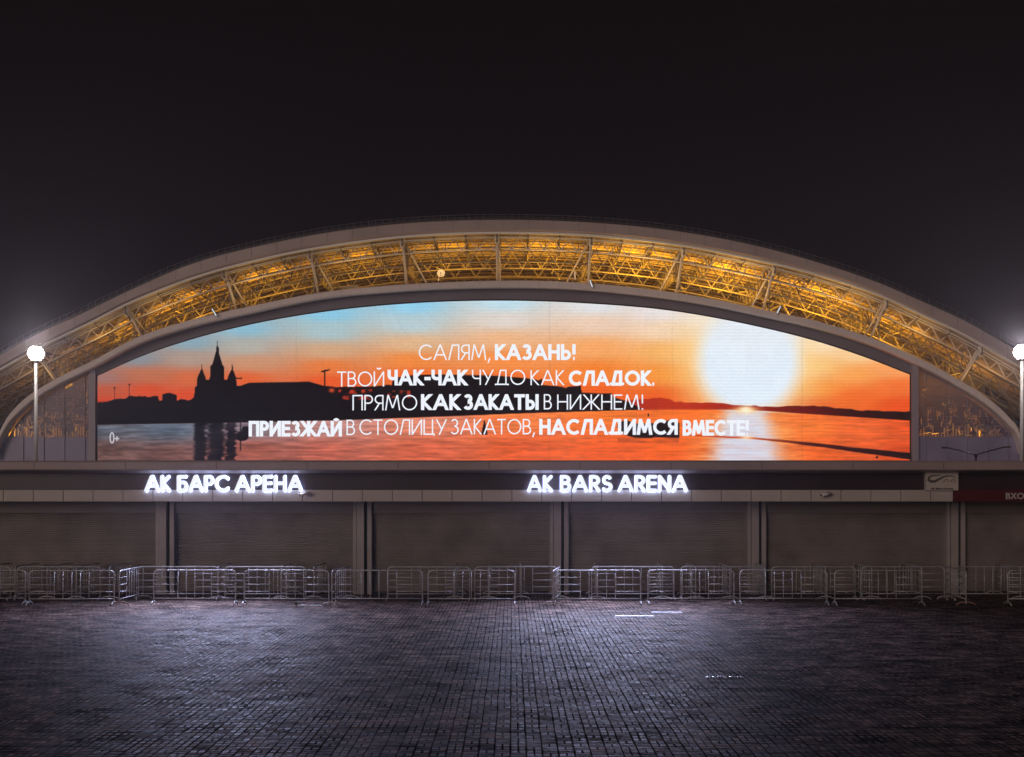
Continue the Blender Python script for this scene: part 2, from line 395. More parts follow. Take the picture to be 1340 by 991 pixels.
# ------------------------------------------------------------------ stadium
stad = tag(empty('stadium', (0, YS, 0)), 'domed sports stadium with arched roof edge and golden lit roof trusses', 'stadium')
stad_parts = []
def sp(mb, name, mats):
    o = mb.build(name, mats, stad); o.matrix_parent_inverse = Matrix.Translation((0, -YS, 0)); return o

def sweep(mb, xs, prof, m=0, smooth=True):
    """prof(px) -> list of points; lofted along px"""
    mb.loft([prof(x) for x in xs], m, True, True, False)
BX = np.linspace(-120, 1450, 158)
mb = MB()                                                         # roof edge beam
def prof(x):
    t, b = float(beam_top(x)), float(beam_bot(x)); X = PX(x, YR); zt, zb = PZ(t, YR), PZ(b, YR)
    return [(X, YR+.25, zb), (X, YR, zb+.25), (X, YR+.1, zt-.1), (X, YR+.3, zt), (X, YR+3.0, zt+.1), (X, YR+3.0, zb)]
sweep(mb, BX, prof); mb_beam = mb
mb = MB()                                                         # pale trim under the beam
def prof(x):
    b = float(beam_bot(x)); X = PX(x, YR); z = PZ(b, YR)
    return [(X, YR+.35, z-.28), (X, YR+.35, z-.02), (X, YR+1.0, z-.02), (X, YR+1.0, z-.28)]
sweep(mb, BX, prof)
def prof(x):
    b = float(beam_bot(x)); X = PX(x, YR); z = PZ(b, YR)
    return [(X, YR+1.6, z-.62), (X, YR+1.6, z-.50), (X, YR+1.9, z-.50), (X, YR+1.9, z-.62)]
sweep(mb, BX, prof); sp(mb, 'edge_trim', M['trim'])
mb = mb_beam
for i, x in enumerate(np.arange(-100, 1440, 33.0)):
    t, b = float(beam_top(x)), float(beam_bot(x)); X = PX(x, YR)
    mb.box(X-.012, X+.012, YR-.004, YR+.12, PZ(b, YR)+.3, PZ(t, YR)-.15, 1)
sp(mb, 'roof_edge_beam', [M['beam'], M['rail']])
mb = MB()                                                         # railing and walkway along the roof edge
Yw = YR + 1.2
def rl(x, dz): return (PX(x, Yw), Yw, PZ(float(beam_top(x)), YR) * 1 + dz)
for dz, r in ((.95, .045), (.6, .03), (.3, .03)):
    mb.tube([rl(x, dz) for x in np.arange(-110, 1446, 12)], r, 5)
for x in np.arange(-110, 1446, 9.4):
    mb.bar(rl(x, 0), rl(x, 1.0 if int(x*7) % 3 else 1.12), .04)
sp(mb, 'roof_railing', M['rail'])
mb = MB()
def prof(x):
    X = PX(x, Yw); z = PZ(float(beam_top(x)), YR)
    return [(X, Yw+.2, z-.1), (X, Yw+.2, z+.5), (X, Yw+2, z+.5), (X, Yw+2, z-.1)]
sweep(mb, BX, prof); sp(mb, 'walkway', M['dark'])

# roof underside
def roof_z(x, Y):  # height of deck over pixel column x (taken at the roof edge), falls slightly inwards
    return PZ(float(beam_bot(x)), YR) + .55 + (Y - YR) * .02
mb = MB(); rows = np.linspace(YR+1.0, 250, 24)
DX = np.linspace(-120, 1450, 100)
b0 = 0
for Y in rows:
    for x in DX: mb.v.append((PX(x, YR), Y, roof_z(x, Y)))
n = len(DX)
for i in range(len(rows)-1):
    for j in range(n-1):
        mb.f.append((i*n+j, (i+1)*n+j, (i+1)*n+j+1, i*n+j+1)); mb.m.append(0); mb.sm.append(True)
for x in np.arange(-110, 1445, 6.6):                                # ribs of the decking
    X = PX(x, YR); mb.bar((X, YR+1.5, roof_z(x, YR)-.12), (X, 248, roof_z(x, 248)-.12), .07)
for Y in np.arange(YR+4, 249, 3.4):
    mb.tube([(PX(x, YR), Y, roof_z(x, Y)-.28) for x in np.arange(-110, 1445, 16)], .13, 4, smooth=False)
sp(mb, 'roof_deck', M['deck'])
mb = MB()
for i in range(len(DX)-1):
    a, c = DX[i], DX[i+1]
    mb.face([(PX(a,YR), 249.9, 0), (PX(c,YR), 249.9, 0), (PX(c,YR), 249.9, roof_z(c,250)), (PX(a,YR), 249.9, roof_z(a,250))])
for z in np.arange(8, 46, 1.6):
    xx = [x for x in DX if roof_z(x, 250) > z + 2]
    if len(xx) > 1: mb.box(PX(xx[0],YR), PX(xx[-1],YR), 249.2, 249.8, z, z+.5)
sp(mb, 'stand_wall', M['bowl'])

# trusses that follow the arch
def arch_truss(Y, dz0, depth, step, rc, rw, verts=True, m='steel_inner'):
    mb = MB(); X = np.arange(-112, 1446, step)
    T = [Vector((PX(x, YR), Y, roof_z(x, Y) - dz0)) for x in X]
    B = [Vector((PX(x + step/2, YR), Y, roof_z(x + step/2, Y) - dz0 - depth)) for x in X]
    mb.tube(T, rc, 5); mb.tube(B, rc, 5)
    for i in range(len(X)-1):
        mb.bar(T[i], B[i], rw); mb.bar(B[i], T[i+1], rw)
        if verts and i % 2 == 0: mb.bar(T[i], T[i] + Vector((0, 0, dz0 - .1)), rw)
    return sp(mb, 'arch_truss', M[m])
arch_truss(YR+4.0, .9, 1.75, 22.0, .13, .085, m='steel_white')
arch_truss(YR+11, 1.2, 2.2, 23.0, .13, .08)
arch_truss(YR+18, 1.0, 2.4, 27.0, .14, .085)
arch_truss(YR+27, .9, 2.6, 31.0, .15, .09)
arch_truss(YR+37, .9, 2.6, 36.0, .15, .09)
# deep trusses running back from the edge at every strut, and lighter ones between
cols = [40, 160, 290, 403, 525, 650, 775, 897, 1017, 1165, 1290]
def back_truss(x, d, rc, rw):
    mb = MB(); Ys = np.arange(YR+1.5, 248, 3.0)
    T = [Vector((PX(x,YR), Y, roof_z(x,Y)-.45)) for Y in Ys]; B = [Vector((PX(x,YR), Y, roof_z(x,Y)-.45-d*min(1,.35+i*.25))) for i, Y in enumerate(Ys)]
    mb.tube(T, rc, 5); mb.tube(B, rc, 5)
    for i in range(len(Ys)-1):
        mb.bar(T[i], B[i], rw); mb.bar(B[i], T[i+1], rw)
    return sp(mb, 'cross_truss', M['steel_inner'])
for i, x in enumerate(cols):
    back_truss(x, 3.4, .18, .1)
    if i < len(cols)-1:
        for k in (1, 2): back_truss(x + (cols[i+1]-x)*k/3, 1.8, .1, .06)
# struts standing on the cornice
for x in cols:
    dx = (x - 664)
    top = Vector((PX(x, YR), YR+2.2, roof_z(x, YR+2)-.9))
    ux = x + np.sign(664-x) * -min(26, abs(dx)*.05)
    base = P(x - dx*.06, float(band_top(x - dx*.06))+12, YS+2.0)
    mb = MB(); mb.tube([base, top], .20, 10)
    mb.lathe([(.10,-1.3),(.36,-1.0),(.40,.3),(.22,.6)], 12, (top.x, top.y, top.z)); sp(mb, 'strut', M['steel_white'])
    sgn = 1 if dx < 0 else -1
    mb = MB(); bx_ = x + sgn*(38 if abs(dx) > 60 else 5)
    mb.tube([P(bx_, float(band_top(bx_))+10, YS+6), (PX(x + sgn*3, YR), YR+3.0, roof_z(x, YR+2)-1.2)], .14, 8); sp(mb, 'raking_strut', M['steel_white'])
    mb = MB(); zq = roof_z(x, YR+6) - 2.8
    mb.tube([(PX(x,YR), YR+6, zq), (PX(x,YR), YR+6, PZ(float(band_top(x))+12, YS+2))], .11, 8); sp(mb, 'hanger_post', M['steel_inner'])
    # truss head clutter deeper inside
rnd = random.Random(5)
for i in range(70):
    x = rnd.uniform(-20, 1350); Y = rnd.uniform(YS+5, 240)
    zt = roof_z(x, Y); p0 = Vector((PX(x,YR), Y, zt - rnd.uniform(.4, 5)))
    dirv = Vector((rnd.uniform(-1,1)*3.2, rnd.uniform(-1,1)*3, rnd.uniform(-2.2,.6)))
    mb = MB(); mb.bar(p0, p0 + dirv, rnd.uniform(.06, .13)); sp(mb, 'bracing', M['steel_inner'])
for i in range(36):                                                # gantries, conduits and cable trays
    x = rnd.uniform(-10, 1340); Y = rnd.uniform(YS+6, 238); L_ = rnd.uniform(8, 34)
    z0 = rnd.uniform(2.5, 6.5)
    mb = MB(); mb.bar((PX(x,YR), Y, roof_z(x,Y)-z0), (PX(x+L_,YR), Y, roof_z(x+L_,Y)-z0), rnd.uniform(.06,.2)); sp(mb, 'gantry', M['steel_inner'])

# cornice arch over the screen and its soffit
CXs = np.concatenate([[-10,-8,-6,-4,-1,3,8,14], np.linspace(20, 1310, 130), [1316,1322,1327,1330,1333,1335,1337,1339]])
mb = MB()
def prof(x):
    t, b = float(band_top(x)), float(band_bot(x)); X = PX(x, YB); zt, zb = PZ(t, YB), PZ(b, YB)
    return [(X, YB+.15, zb), (X, YB, zb+.2), (X, YB, zt-.12), (X, YB+.2, zt), (X, YS+1.4, zt), (X, YS+1.4, zb)]
sweep(mb, CXs, prof)
for x in np.arange(30, 1310, 26.0):
    X = PX(x, YB); mb.box(X-.012, X+.012, YB-.004, YB+.1, PZ(float(band_bot(x)),YB)+.22, PZ(float(band_top(x)),YB)-.14, 1)
sp(mb, 'cornice_arch', [M['cornice'], M['mullion']])
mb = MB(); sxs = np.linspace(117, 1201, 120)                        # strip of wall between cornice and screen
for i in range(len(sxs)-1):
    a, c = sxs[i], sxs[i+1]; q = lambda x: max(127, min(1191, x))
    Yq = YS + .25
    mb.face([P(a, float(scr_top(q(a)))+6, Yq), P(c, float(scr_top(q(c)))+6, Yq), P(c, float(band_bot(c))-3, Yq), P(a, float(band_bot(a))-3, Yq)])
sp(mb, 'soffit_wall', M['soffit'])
mb = MB()
for x0, x1 in ((117.5, 126), (1192, 1200.5)):
    mb.box(PX(x0,YS), PX(x1,YS), YS-.6, YS+.4, 0, PZ(float(band_bot((x0+x1)/2))-2, YS))
sp(mb, 'side_frame', M['frame'])

# glazed wings either side of the screen
gm = bpy.data.materials.new('facade_glass'); gm.use_nodes = True; t = gm.node_tree; t.nodes.clear()
o_ = t.nodes.new('ShaderNodeOutputMaterial'); mx = t.nodes.new('ShaderNodeMixShader'); tr = t.nodes.new('ShaderNodeBsdfTransparent'); pb = t.nodes.new('ShaderNodeBsdfPrincipled')
tr.inputs[0].default_value = (.9, .8, .78, 1); pb.inputs['Base Color'].default_value = (.27, .22, .31, 1); pb.inputs['Roughness'].default_value = .18  # pane colour lifted to include the veiling glare of the lamps
mx.inputs[0].default_value = .52; t.links.new(tr.outputs[0], mx.inputs[1]); t.links.new(pb.outputs[0], mx.inputs[2]); t.links.new(mx.outputs[0], o_.inputs[0])
def wing(xs):
    zb = PZ(572, YS)
    mb = MB()
    for i in range(len(xs)-1):
        a, c = xs[i], xs[i+1]
        za, zc = PZ(float(band_bot(a))-3, YS), PZ(float(band_bot(c))-3, YS)
        if max(za, zc) > zb: mb.face([(PX(a,YS), YS+.3, zb), (PX(c,YS), YS+.3, zb), (PX(c,YS), YS+.3, max(zb,zc)), (PX(a,YS), YS+.3, max(zb,za))])
    sp(mb, 'glass_wall', gm)
    mb = MB()
    for i in range(len(xs)-1):
        a, c = xs[i], xs[i+1]
        mb.face([(PX(a,YS), YS+.3, 0), (PX(c,YS), YS+.3, 0), (PX(c,YS), YS+.3, min(zb, PZ(float(band_bot(c))-3, YS))), (PX(a,YS), YS+.3, min(zb, PZ(float(band_bot(a))-3,YS)))])
    for z in np.arange(1, zb, 1.45): mb.box(PX(xs[0],YS), PX(xs[-1],YS), YS+.26, YS+.295, z, z+.03)
    sp(mb, 'base_cladding', M['lower'])
    mb = MB()
    for x in np.arange(xs[0]+12, xs[-1], 27):
        z1 = PZ(float(band_bot(x)), YS); mb.box(PX(x,YS)-.02, PX(x,YS)+.02, YS+.12, YS+.29, 0, z1)
    for py in np.arange(480, 572, 13):
        xx = [x for x in xs if PZ(float(band_bot(x)), YS) > PZ(py, YS)]
        if len(xx) > 1: mb.box(PX(xx[0],YS), PX(xx[-1],YS), YS+.14, YS+.27, PZ(py,YS)-.03, PZ(py,YS)+.03)
    sp(mb, 'mullion', M['mullion'])
    # lit structure inside the wing
    mb = MB(); rr = random.Random(int(xs[0])+40)
    x0, x1 = min(xs[0], xs[-1]), max(xs[0], xs[-1])
    for k in range(200):
        x = rr.uniform(x0, x1); Y = YS + rr.uniform(2, 13); zt = PZ(float(band_bot(x)), YS) - .5
        if zt < zb + .5: continue
        z = rr.uniform(zb, zt); kind = rr.random()
        if kind < .45: mb.bar((PX(x,YS),Y,z), (PX(x,YS),Y,min(zt, z+rr.uniform(.3,1.0))), rr.uniform(.04,.11))
        elif kind < .8: mb.bar((PX(x,YS),Y,z), (PX(x,YS)+rr.uniform(.3,1.2),Y,z+rr.uniform(-.1,.3)), rr.uniform(.03,.08))
        else: mb.bar((PX(x,YS),Y,z), (PX(x,YS)+rr.uniform(-1,1),Y+rr.uniform(-1,1),z+rr.uniform(.4,1.4)), .06)
    for k in range(34):
        x = x0 + (x1-x0)*k/34; mb.bar((PX(x,YS),YS+9,zb), (PX(x,YS),YS+9,zb+rr.uniform(.5,2.2)), .12)
    sp(mb, 'inner_frame', M['steel_white'])
    mb = MB()
    mb.box(PX(x0,YS), PX(x1,YS), YS+16, YS+16.3, 0, PZ(470,YS)); sp(mb, 'inner_wall', M['bowl'])
wing(np.linspace(-9, 117.5, 40)); wing(np.linspace(1200.5, 1338.5, 40))

# gold floodlights inside the roof
def area(name, loc, target, power, col, sx_, sy_, spread=None):
    d = bpy.data.lights.new(name, 'AREA'); d.energy = power; d.color = col; d.shape = 'RECTANGLE'; d.size = sx_; d.size_y = sy_
    if spread: d.spread = R(spread)
    o = bpy.data.objects.new(name, d); COL.objects.link(o); o.location = loc
    o.rotation_euler = (Vector(target) - Vector(loc)).to_track_quat('-Z', 'Y').to_euler()
    return o
GOLD = (1, .47, .02)
for x, pw in ((60,500),(150,1000),(228,1300),(345,1300),(465,1350),(588,1500),(712,2000),(836,4000),(955,3900),(1085,3100),(1180,2000),(1280,1000)):
    Y = YS + 9; z = PZ(float(band_top(x)), YS) + .6
    area('floodlight', (PX(x,YS), Y, z), (PX(x,YS), Y+9, z+9), pw*.84, GOLD, 4, 1.2)
    area('floodlight', (PX(x,YS), YB+.75, z-.35), (PX(x,YS), YS+5, z+9), pw*.13, (1, .60, .17), 6, .4)
for x in (25, 80, 1225, 1275):
    area('floodlight', (PX(x,YS), YS+1.2, PZ(572,YS)+.4), (PX(x,YS), YS+9, PZ(540,YS)), 150, GOLD, 5, .5)

# ------------------------------------------------------------------ LED screen
scr = tag(empty('led_screen', (0, YS, 0)), 'giant arched video screen showing an orange river sunset with white message', 'screen')
def scp(mb, name, mats, label=None):
    o = mb.build(name, mats, scr); o.matrix_parent_inverse = Matrix.Translation((0, -YS, 0))
    if label: o['label'] = label
    return o
def to_lin(c): c = np.asarray(c, float)/255; return np.where(c <= .04045, c/12.92, ((c+.055)/1.055)**2.4)
nu, nv = 1100, 236
U = np.linspace(127.6, 1190.4, nu); TOPV = scr_top(U) + .6
tt = np.linspace(0, 1, nv)[:, None]
uu = np.broadcast_to(U, (nv, nu)).copy(); vv = 602.6 + (TOPV - 602.6) * tt      # row 0 at the bottom
def vnoise(w, h, seed):                                          # smooth value noise sampled on photo pixels
    rs = np.random.RandomState(seed); gx = rs.rand(int(230/h)+4, int(1100/w)+4)
    x = (uu-120)/w; y = (vv-380)/h; i = x.astype(int); j = np.clip(y.astype(int), 0, gx.shape[0]-2); fx = x-i; fy = y-j
    fx = fx*fx*(3-2*fx); fy = fy*fy*(3-2*fy)
    return (gx[j,i]*(1-fx)+gx[j,i+1]*fx)*(1-fy)+(gx[j+1,i]*(1-fx)+gx[j+1,i+1]*fx)*fy
SKY = [(135,495,(165,120,112)),(140,512,(196,88,60)),(135,525,(212,72,40)),(180,470,(140,150,160)),(190,490,(200,115,80)),(190,512,(222,78,40)),
 (250,448,(140,172,188)),(250,470,(178,155,140)),(250,495,(216,105,62)),(250,518,(222,76,38)),(320,430,(140,190,212)),(320,455,(178,176,168)),(330,475,(206,148,112)),(320,497,(228,98,48)),
 (430,410,(138,200,228)),(430,435,(170,198,205)),(430,460,(212,168,130)),(430,480,(234,122,58)),(430,500,(232,88,36)),
 (538,400,(146,208,238)),(538,425,(182,206,214)),(538,450,(226,182,140)),(538,472,(242,138,62)),(538,492,(240,104,36)),
 (660,396,(190,222,236)),(660,420,(222,212,204)),(660,445,(240,182,134)),(660,470,(246,142,66)),(660,500,(242,104,34)),
 (780,400,(222,226,230)),(780,425,(236,204,180)),(780,455,(246,166,98)),(780,485,(246,130,44)),(780,515,(240,94,24)),
 (870,408,(232,226,228)),(870,432,(242,212,182)),(870,460,(246,176,96)),(870,490,(246,146,52)),(870,518,(236,92,22)),
 (930,415,(230,232,240)),(1030,440,(240,230,226)),(1070,450,(250,222,190)),(1070,480,(250,190,112)),(1070,510,(246,140,50)),(1060,530,(228,90,30)),
 (1120,464,(250,206,150)),(1120,490,(248,160,80)),(1120,520,(238,104,38)),(1170,484,(246,158,92)),(1175,505,(240,112,48)),(1180,530,(230,78,24))]
def blend(samples, sx_=1.0, sy_=1.9, p=2.9):
    num = np.zeros((nv, nu, 3)); den = np.zeros((nv, nu, 1))
    for x, y, c in samples:
        d2 = ((uu-x)/55*sx_)**2 + ((vv-y)/55*sy_*1.6)**2 + .07
        w = (1/d2**(p/2))[..., None]; num += w*np.array(c, float); den += w
    return num/den
img = blend(SKY)
def mixin(col, a):
    global img
    a = np.clip(a, 0, 1)[..., None]; img = img*(1-a) + np.asarray(col, float)*a
def sstep(e0, e1, x): t_ = np.clip((x-e0)/(e1-e0), 0, 1); return t_*t_*(3-2*t_)
# sun with its glow
rs_ = np.hypot((uu-980), (vv-470)*1.0)
mixin((252,214,150), .8*np.exp(-(np.maximum(rs_-58,0)/42)**2))
mixin((226,238,250), sstep(82, 50, np.hypot(uu-980, (vv-474)*.97)))
mixin((232,236,242), .6*sstep(80, 30, np.hypot((uu-985)*.8, (vv-425)*1.4)))
# water
shore_bot = np.interp(uu, [127,250,330,430,560,700,840,900,1000,1191],[556,554,553,550.5,546,540.5,536.5,535,540,549])
WAT = [(140,562,(112,118,132)),(140,590,(136,96,88)),(220,562,(104,120,138)),(220,595,(128,86,80)),(330,560,(150,132,142)),(330,590,(172,92,76)),(430,557,(196,140,132)),(430,590,(196,100,80)),
 (560,552,(226,136,108)),(560,590,(208,96,66)),(680,548,(240,124,64)),(680,590,(226,92,46)),(800,546,(246,120,44)),(800,590,(236,92,32)),(880,545,(246,112,36)),(880,595,(240,96,30)),
 (1060,560,(244,120,50)),(1060,592,(232,98,40)),(1130,560,(236,102,48)),(1130,590,(222,92,44)),(1185,558,(226,84,36)),(1185,592,(214,72,30))]
w_img = blend(WAT)
rip = vnoise(26, 2.2, 3)*.6 + vnoise(9, 1.5, 4)*.4
w_img *= np.interp(uu, [127,330,520,1191],[.84,.90,1,1])[..., None]
w_img *= (1 + (rip[..., None]-.5)*np.interp(uu, [127,500,900,1191],[.75,.45,.25,.3])[..., None])
a = sstep(shore_bot-.6, shore_bot+.6, vv)[..., None]; img = img*(1-a) + w_img*a
# glitter path under the sun
gw = np.interp(vv, [536,560,603],[30,46,58]); mixin((214,217,234), sstep(1.15, .45, np.abs(uu-975+rip*8-4)/gw) * (vv > 537) * (.82+.25*rip))
mixin((255,196,120), .55*np.exp(-((np.abs(uu-975)-gw)/20)**2) * (vv > 540) * rip)
# reflection of the church
for x0, w_ in ((262,7),(283.5,10),(303,6)):
    mixin((8,8,14), .97*sstep(1.25, .65, np.abs(uu-x0+(rip-.5)*9)/w_)*sstep(shore_bot-1, shore_bot+1, vv)*(.55+.7*vnoise(13,2.4,9)))
mixin((14,14,22), .5*sstep(1.1,.8,np.abs(uu-281)/28)*(vv > shore_bot)*(vnoise(16,2.,19)>.42))
# far bank on the right
tb = np.interp(uu, [780,848,866,886,924,1000,1040,1078,1120,1191],[525,522,520.5,526,527,532,531,532,537,539]) + (vnoise(7,60,12)-.5)*2.5
bb = np.interp(uu, [780,900,960,1000,1060,1191],[537,536,536.5,538,542,550.5])
land = sstep(tb-.6, tb+.6, vv)*sstep(bb+.7, bb-.7, vv)
lc = np.stack([np.interp(uu,[780,900,980,1060,1120,1191],[172,186,150,92,44,26]), np.interp(uu,[780,900,980,1060,1120,1191],[40,46,28,16,10,9]), np.interp(uu,[780,980,1191],[10,14,8])], -1)
img = img*(1-land[...,None]) + lc*land[...,None]
mixin((255,206,130), np.exp(-((uu-976)/17)**2 - ((vv-536.5)/4.2)**2)); mixin((255,244,214), np.exp(-((uu-976)/8)**2-((vv-536.5)/5)**2))
# dark skyline on the left
OUT = [(120,528),(127.8,527),(141,526),(142,524),(162.5,522),(168,519),(207,519),(208.4,525),(211.8,524),(212,517),(222,514.6),(231,517),(232,525),(238.6,521.5),(246,523.5),(254,520.6),(254.8,507),(257.7,505),(258.2,494),
 (263,484),(263.7,477),(264.4,477),(265,484),(269,494),(269.5,497),(274.5,497),(275,479.5),(277.8,477),(282.6,460),(282.2,456),(284,452.5),(284.05,446.5),(284.7,446.5),(284.8,452.5),(286.6,456),(286,460),(291,477),(293,480),(293.5,497),(297.5,497),(298.4,492.7),
 (303,483.5),(303.6,476.5),(304.3,476.5),(305,484),(309,494),(310,505),(314.8,505),(326,501),(350,500.5),(388,500),(404,499.4),(418,503.4),(424,505),(443,506.5),(486,506),(513,504),(514,495),(524,493.4),(542,491),(575,490.3),(620,491),(654,492),(698,496),(705,498),(709,495.5),(710,504),(734.7,506),(740,508),(745,506),(760,505),(761.6,514),(785,515),(801,515),(802,519.5),(825,527),(842,536.5),(843,560)]
ot = np.interp(uu, [p[0] for p in OUT], [p[1] for p in OUT])
ot = ot + np.where((uu<254)|(uu>430)&(uu<510), (vnoise(3.5,80,21)-.5)*2.2, 0)
sil = sstep(ot-.5, ot+.5, vv)*sstep(shore_bot+.5, shore_bot-.5, vv)*(uu < 842)
mixin((7,6,9), sil)
for x, y0 in ((150,508),(169.5,503.5)): mixin((50,20,16), .8*(np.abs(uu-x)<.6)*(vv>y0)*(vv<524)); mixin((30,14,12), ((uu-x)**2+(vv-y0)**2<2))
mixin((40,16,12), (np.abs(uu-425)<1.1)*(vv>484)*(vv<506)); mixin((40,16,12), (np.abs(vv-485.5+(uu-425)*.25)<1.1)*(uu>420)*(uu<432)); mixin((24,12,12), (np.abs(vv-495.3)<.9)*(uu>308)*(uu<317)); mixin((24,12,12), (uu-315.5)**2+(vv-495.3)**2<2.5)
rw = vnoise(5,4,31)
mixin((205,58,30), .9*sstep(.35,.8,rw)*(uu>442)*(uu<487)*(vv>510)*(vv<523)*(np.abs((vv-516.5))>1.2))
mixin((205,64,34), .8*sstep(.4,.85,rw)*(uu>507)*(uu<540)*(vv>511)*(vv<521)); mixin((236,84,40), .9*np.exp(-((uu-434)/4)**2-((vv-511)/3)**2))
mixin((30,27,34), .35*sstep(.45,.8,vnoise(30,6,44))*(uu>600)*(uu<760)*(vv>505)*(vv<535))
# barge, boat, buoy and sand bar on the water
boat = ((uu>812)&(uu<889)&(vv>555-(uu-812)*.02)&(vv<573+np.where(uu<830,(uu-830)*.3,0)))|((uu>808)&(uu<825)&(vv>547)&(vv<560)&(vv>549+np.abs(uu-819)*.5))|((uu>862)&(uu<886)&(vv>550)&(vv<558))
mixin((16,7,6), boat*1.0); mixin((120,44,20), .6*((uu>808)&(uu<888)&(vv>=573)&(vv<580))*vnoise(12,2,61))
mixin((26,10,8), (np.abs(uu-848.5)<1)*(vv>541)*(vv<545))
mixin((10,8,10), sstep(1.1,.85,np.hypot((uu-316.5)/9,(vv-571)/6.5))); mixin((10,8,10), sstep(1.1,.8,np.hypot((uu-321)/5,(vv-563)/7))*(vv>558)); mixin((12,10,12), (np.abs(uu-314.6)<.8)*(vv>552)*(vv<590)*.8)
mixin((20,10,12), sstep(1.1,.8,np.abs(uu-634)/(np.clip((vv-548)*.22,0,4)+.01))*(vv>549)*(vv<569))
sb = np.interp(uu,[890,940,985,1030,1078,1130,1191],[569.5,571.5,573.5,578,583.5,590,597]); th = np.interp(uu,[890,985,1078,1191],[.8,1.2,2.2,4.2])
sbm = sstep(th+.7, th-.5, np.abs(vv-sb+rip*1.2-.6))*(uu>895)
sbc = np.stack([np.interp(uu,[900,985,1060,1191],[190,205,66,26]), np.interp(uu,[900,985,1060,1191],[60,80,22,14]), np.interp(uu,[900,985,1191],[18,26,16])],-1)
img = img*(1-sbm[...,None]) + sbc*sbm[...,None]
mixin((255,226,190), .9*np.exp(-((uu-977)/9)**2-((vv-573)/2.6)**2)); mixin((18,8,8), (uu-1147.5)**2+(vv-598.5)**2<2.6)
# module seams, scan banding and uneven cabinets of the display
cab = np.random.RandomState(8).rand(12, 60)
img *= (1 + .02*(cab[np.clip(((vv-390)/19).astype(int),0,11), np.clip(((uu-120)/19).astype(int),0,59)]-.5))[..., None]
img *= (1 - .045*(np.mod(vv-393, 4.2) < 1.1))[..., None]
for x in (1049.5, 388, 719, 880): img *= (1 - .05*(np.abs(uu-x)<.7))[..., None]
img += np.random.RandomState(3).normal(0, 2.6, img.shape[:2])[..., None]
img *= np.interp(uu, [127,300,600],[.93,.98,1.0])[..., None]
lin = to_lin(np.clip(img, 2, 250))
me = bpy.data.meshes.new('picture')
co = np.stack([(uu-CX)*YS/F, np.full_like(uu, YS), CAMZ+(HZ-vv)*YS/F], -1).reshape(-1,3)
idx = np.arange(nu*nv).reshape(nv,nu); q = np.stack([idx[:-1,:-1], idx[:-1,1:], idx[1:,1:], idx[1:,:-1]], -1).reshape(-1,4)
me.vertices.add(nu*nv); me.vertices.foreach_set('co', co.ravel())
me.loops.add(q.size); me.loops.foreach_set('vertex_index', q.ravel().astype(np.int32))
me.polygons.add(len(q)); me.polygons.foreach_set('loop_start', np.arange(0, q.size, 4, dtype=np.int32))
me.update(); me.validate()
ca = me.color_attributes.new('picture', 'FLOAT_COLOR', 'POINT')
ca.data.foreach_set('color', np.concatenate([lin.reshape(-1,3), np.ones((nu*nv,1))], 1).ravel().astype(np.float32))
pm = bpy.data.materials.new('screen_picture'); pm.use_nodes = True; t = pm.node_tree; t.nodes.clear()
o_ = t.nodes.new('ShaderNodeOutputMaterial'); e_ = t.nodes.new('ShaderNodeEmission'); at_ = t.nodes.new('ShaderNodeVertexColor'); at_.layer_name = 'picture'
t.links.new(at_.outputs[0], e_.inputs[0]); e_.inputs[1].default_value = 1.08; t.links.new(e_.outputs[0], o_.inputs[0]); pm.cycles.emission_sampling = 'NONE'
me.materials.append(pm)
po = bpy.data.objects.new('picture', me); COL.objects.link(po); po.parent = scr; po.matrix_parent_inverse = Matrix.Translation((0,-YS,0))
mb = MB()                                                        # cabinet behind and thin bezel round it
bz = np.linspace(126, 1192, 120)
for i in range(len(bz)-1):
    a, c = bz[i], bz[i+1]; ta = float(scr_top(np.clip(a,127,1191))); tc_ = float(scr_top(np.clip(c,127,1191)))
    mb.loft([[P(a,ta-1.2,YS-.12), P(a,ta+.7,YS-.12), P(a,ta+.7,YS+.2), P(a,ta-1.2,YS+.2)], [P(c,tc_-1.2,YS-.12), P(c,tc_+.7,YS-.12), P(c,tc_+.7,YS+.2), P(c,tc_-1.2,YS+.2)]], caps=False)
for x0, x1 in ((125.6,127.7),(1190.3,1192.4)): mb.box(PX(x0,YS), PX(x1,YS), YS-.12, YS+.2, PZ(603.4,YS), PZ(float(scr_top(np.clip(x0,127,1191))),YS))
mb.box(PX(126,YS), PX(1192,YS), YS-.12, YS+.2, PZ(604.6,YS), PZ(602.6,YS))
scp(mb, 'bezel', M['bezel'])
TH, BO = 1.75, 4.3
LINES = [
 [('САЛЯМ,',548,641.5,451,471.4,0),('КАЗАНЬ!',647.6,753.7,450.6,471.4,1)],
 [('ТВОЙ',441.2,502.8,486.3,506,0),('ЧАК-ЧАК',507.2,611.8,484,504.6,1),('ЧУДО',617.6,687.4,484,504,0),('КАК',694.2,739.2,484.6,504.3,0),('СЛАДОК.',744.3,857.8,485,505,1)],
 [('ПРЯМО',461.3,546,517,537.2,0),('КАК',550.9,602.4,516,536.8,1),('ЗАКАТЫ',606.4,704.9,516,536.6,1),('В',711.6,722.1,516,536,0),('НИЖНЕМ!',729.1,842,516.4,536.3,0)],
 [('ПРИЕЗЖАЙ',325.5,447.5,551,571.4,1),('В',453.5,464.7,549.4,569.6,0),('СТОЛИЦУ',470.3,584.5,549,569.3,0),('ЗАКАТОВ,',590,699.8,548.4,568.6,0),('НАСЛАДИМСЯ',705.6,886.9,548.4,569.2,1),('ВМЕСТЕ!',893.2,980.3,549.8,570.4,1)],
]
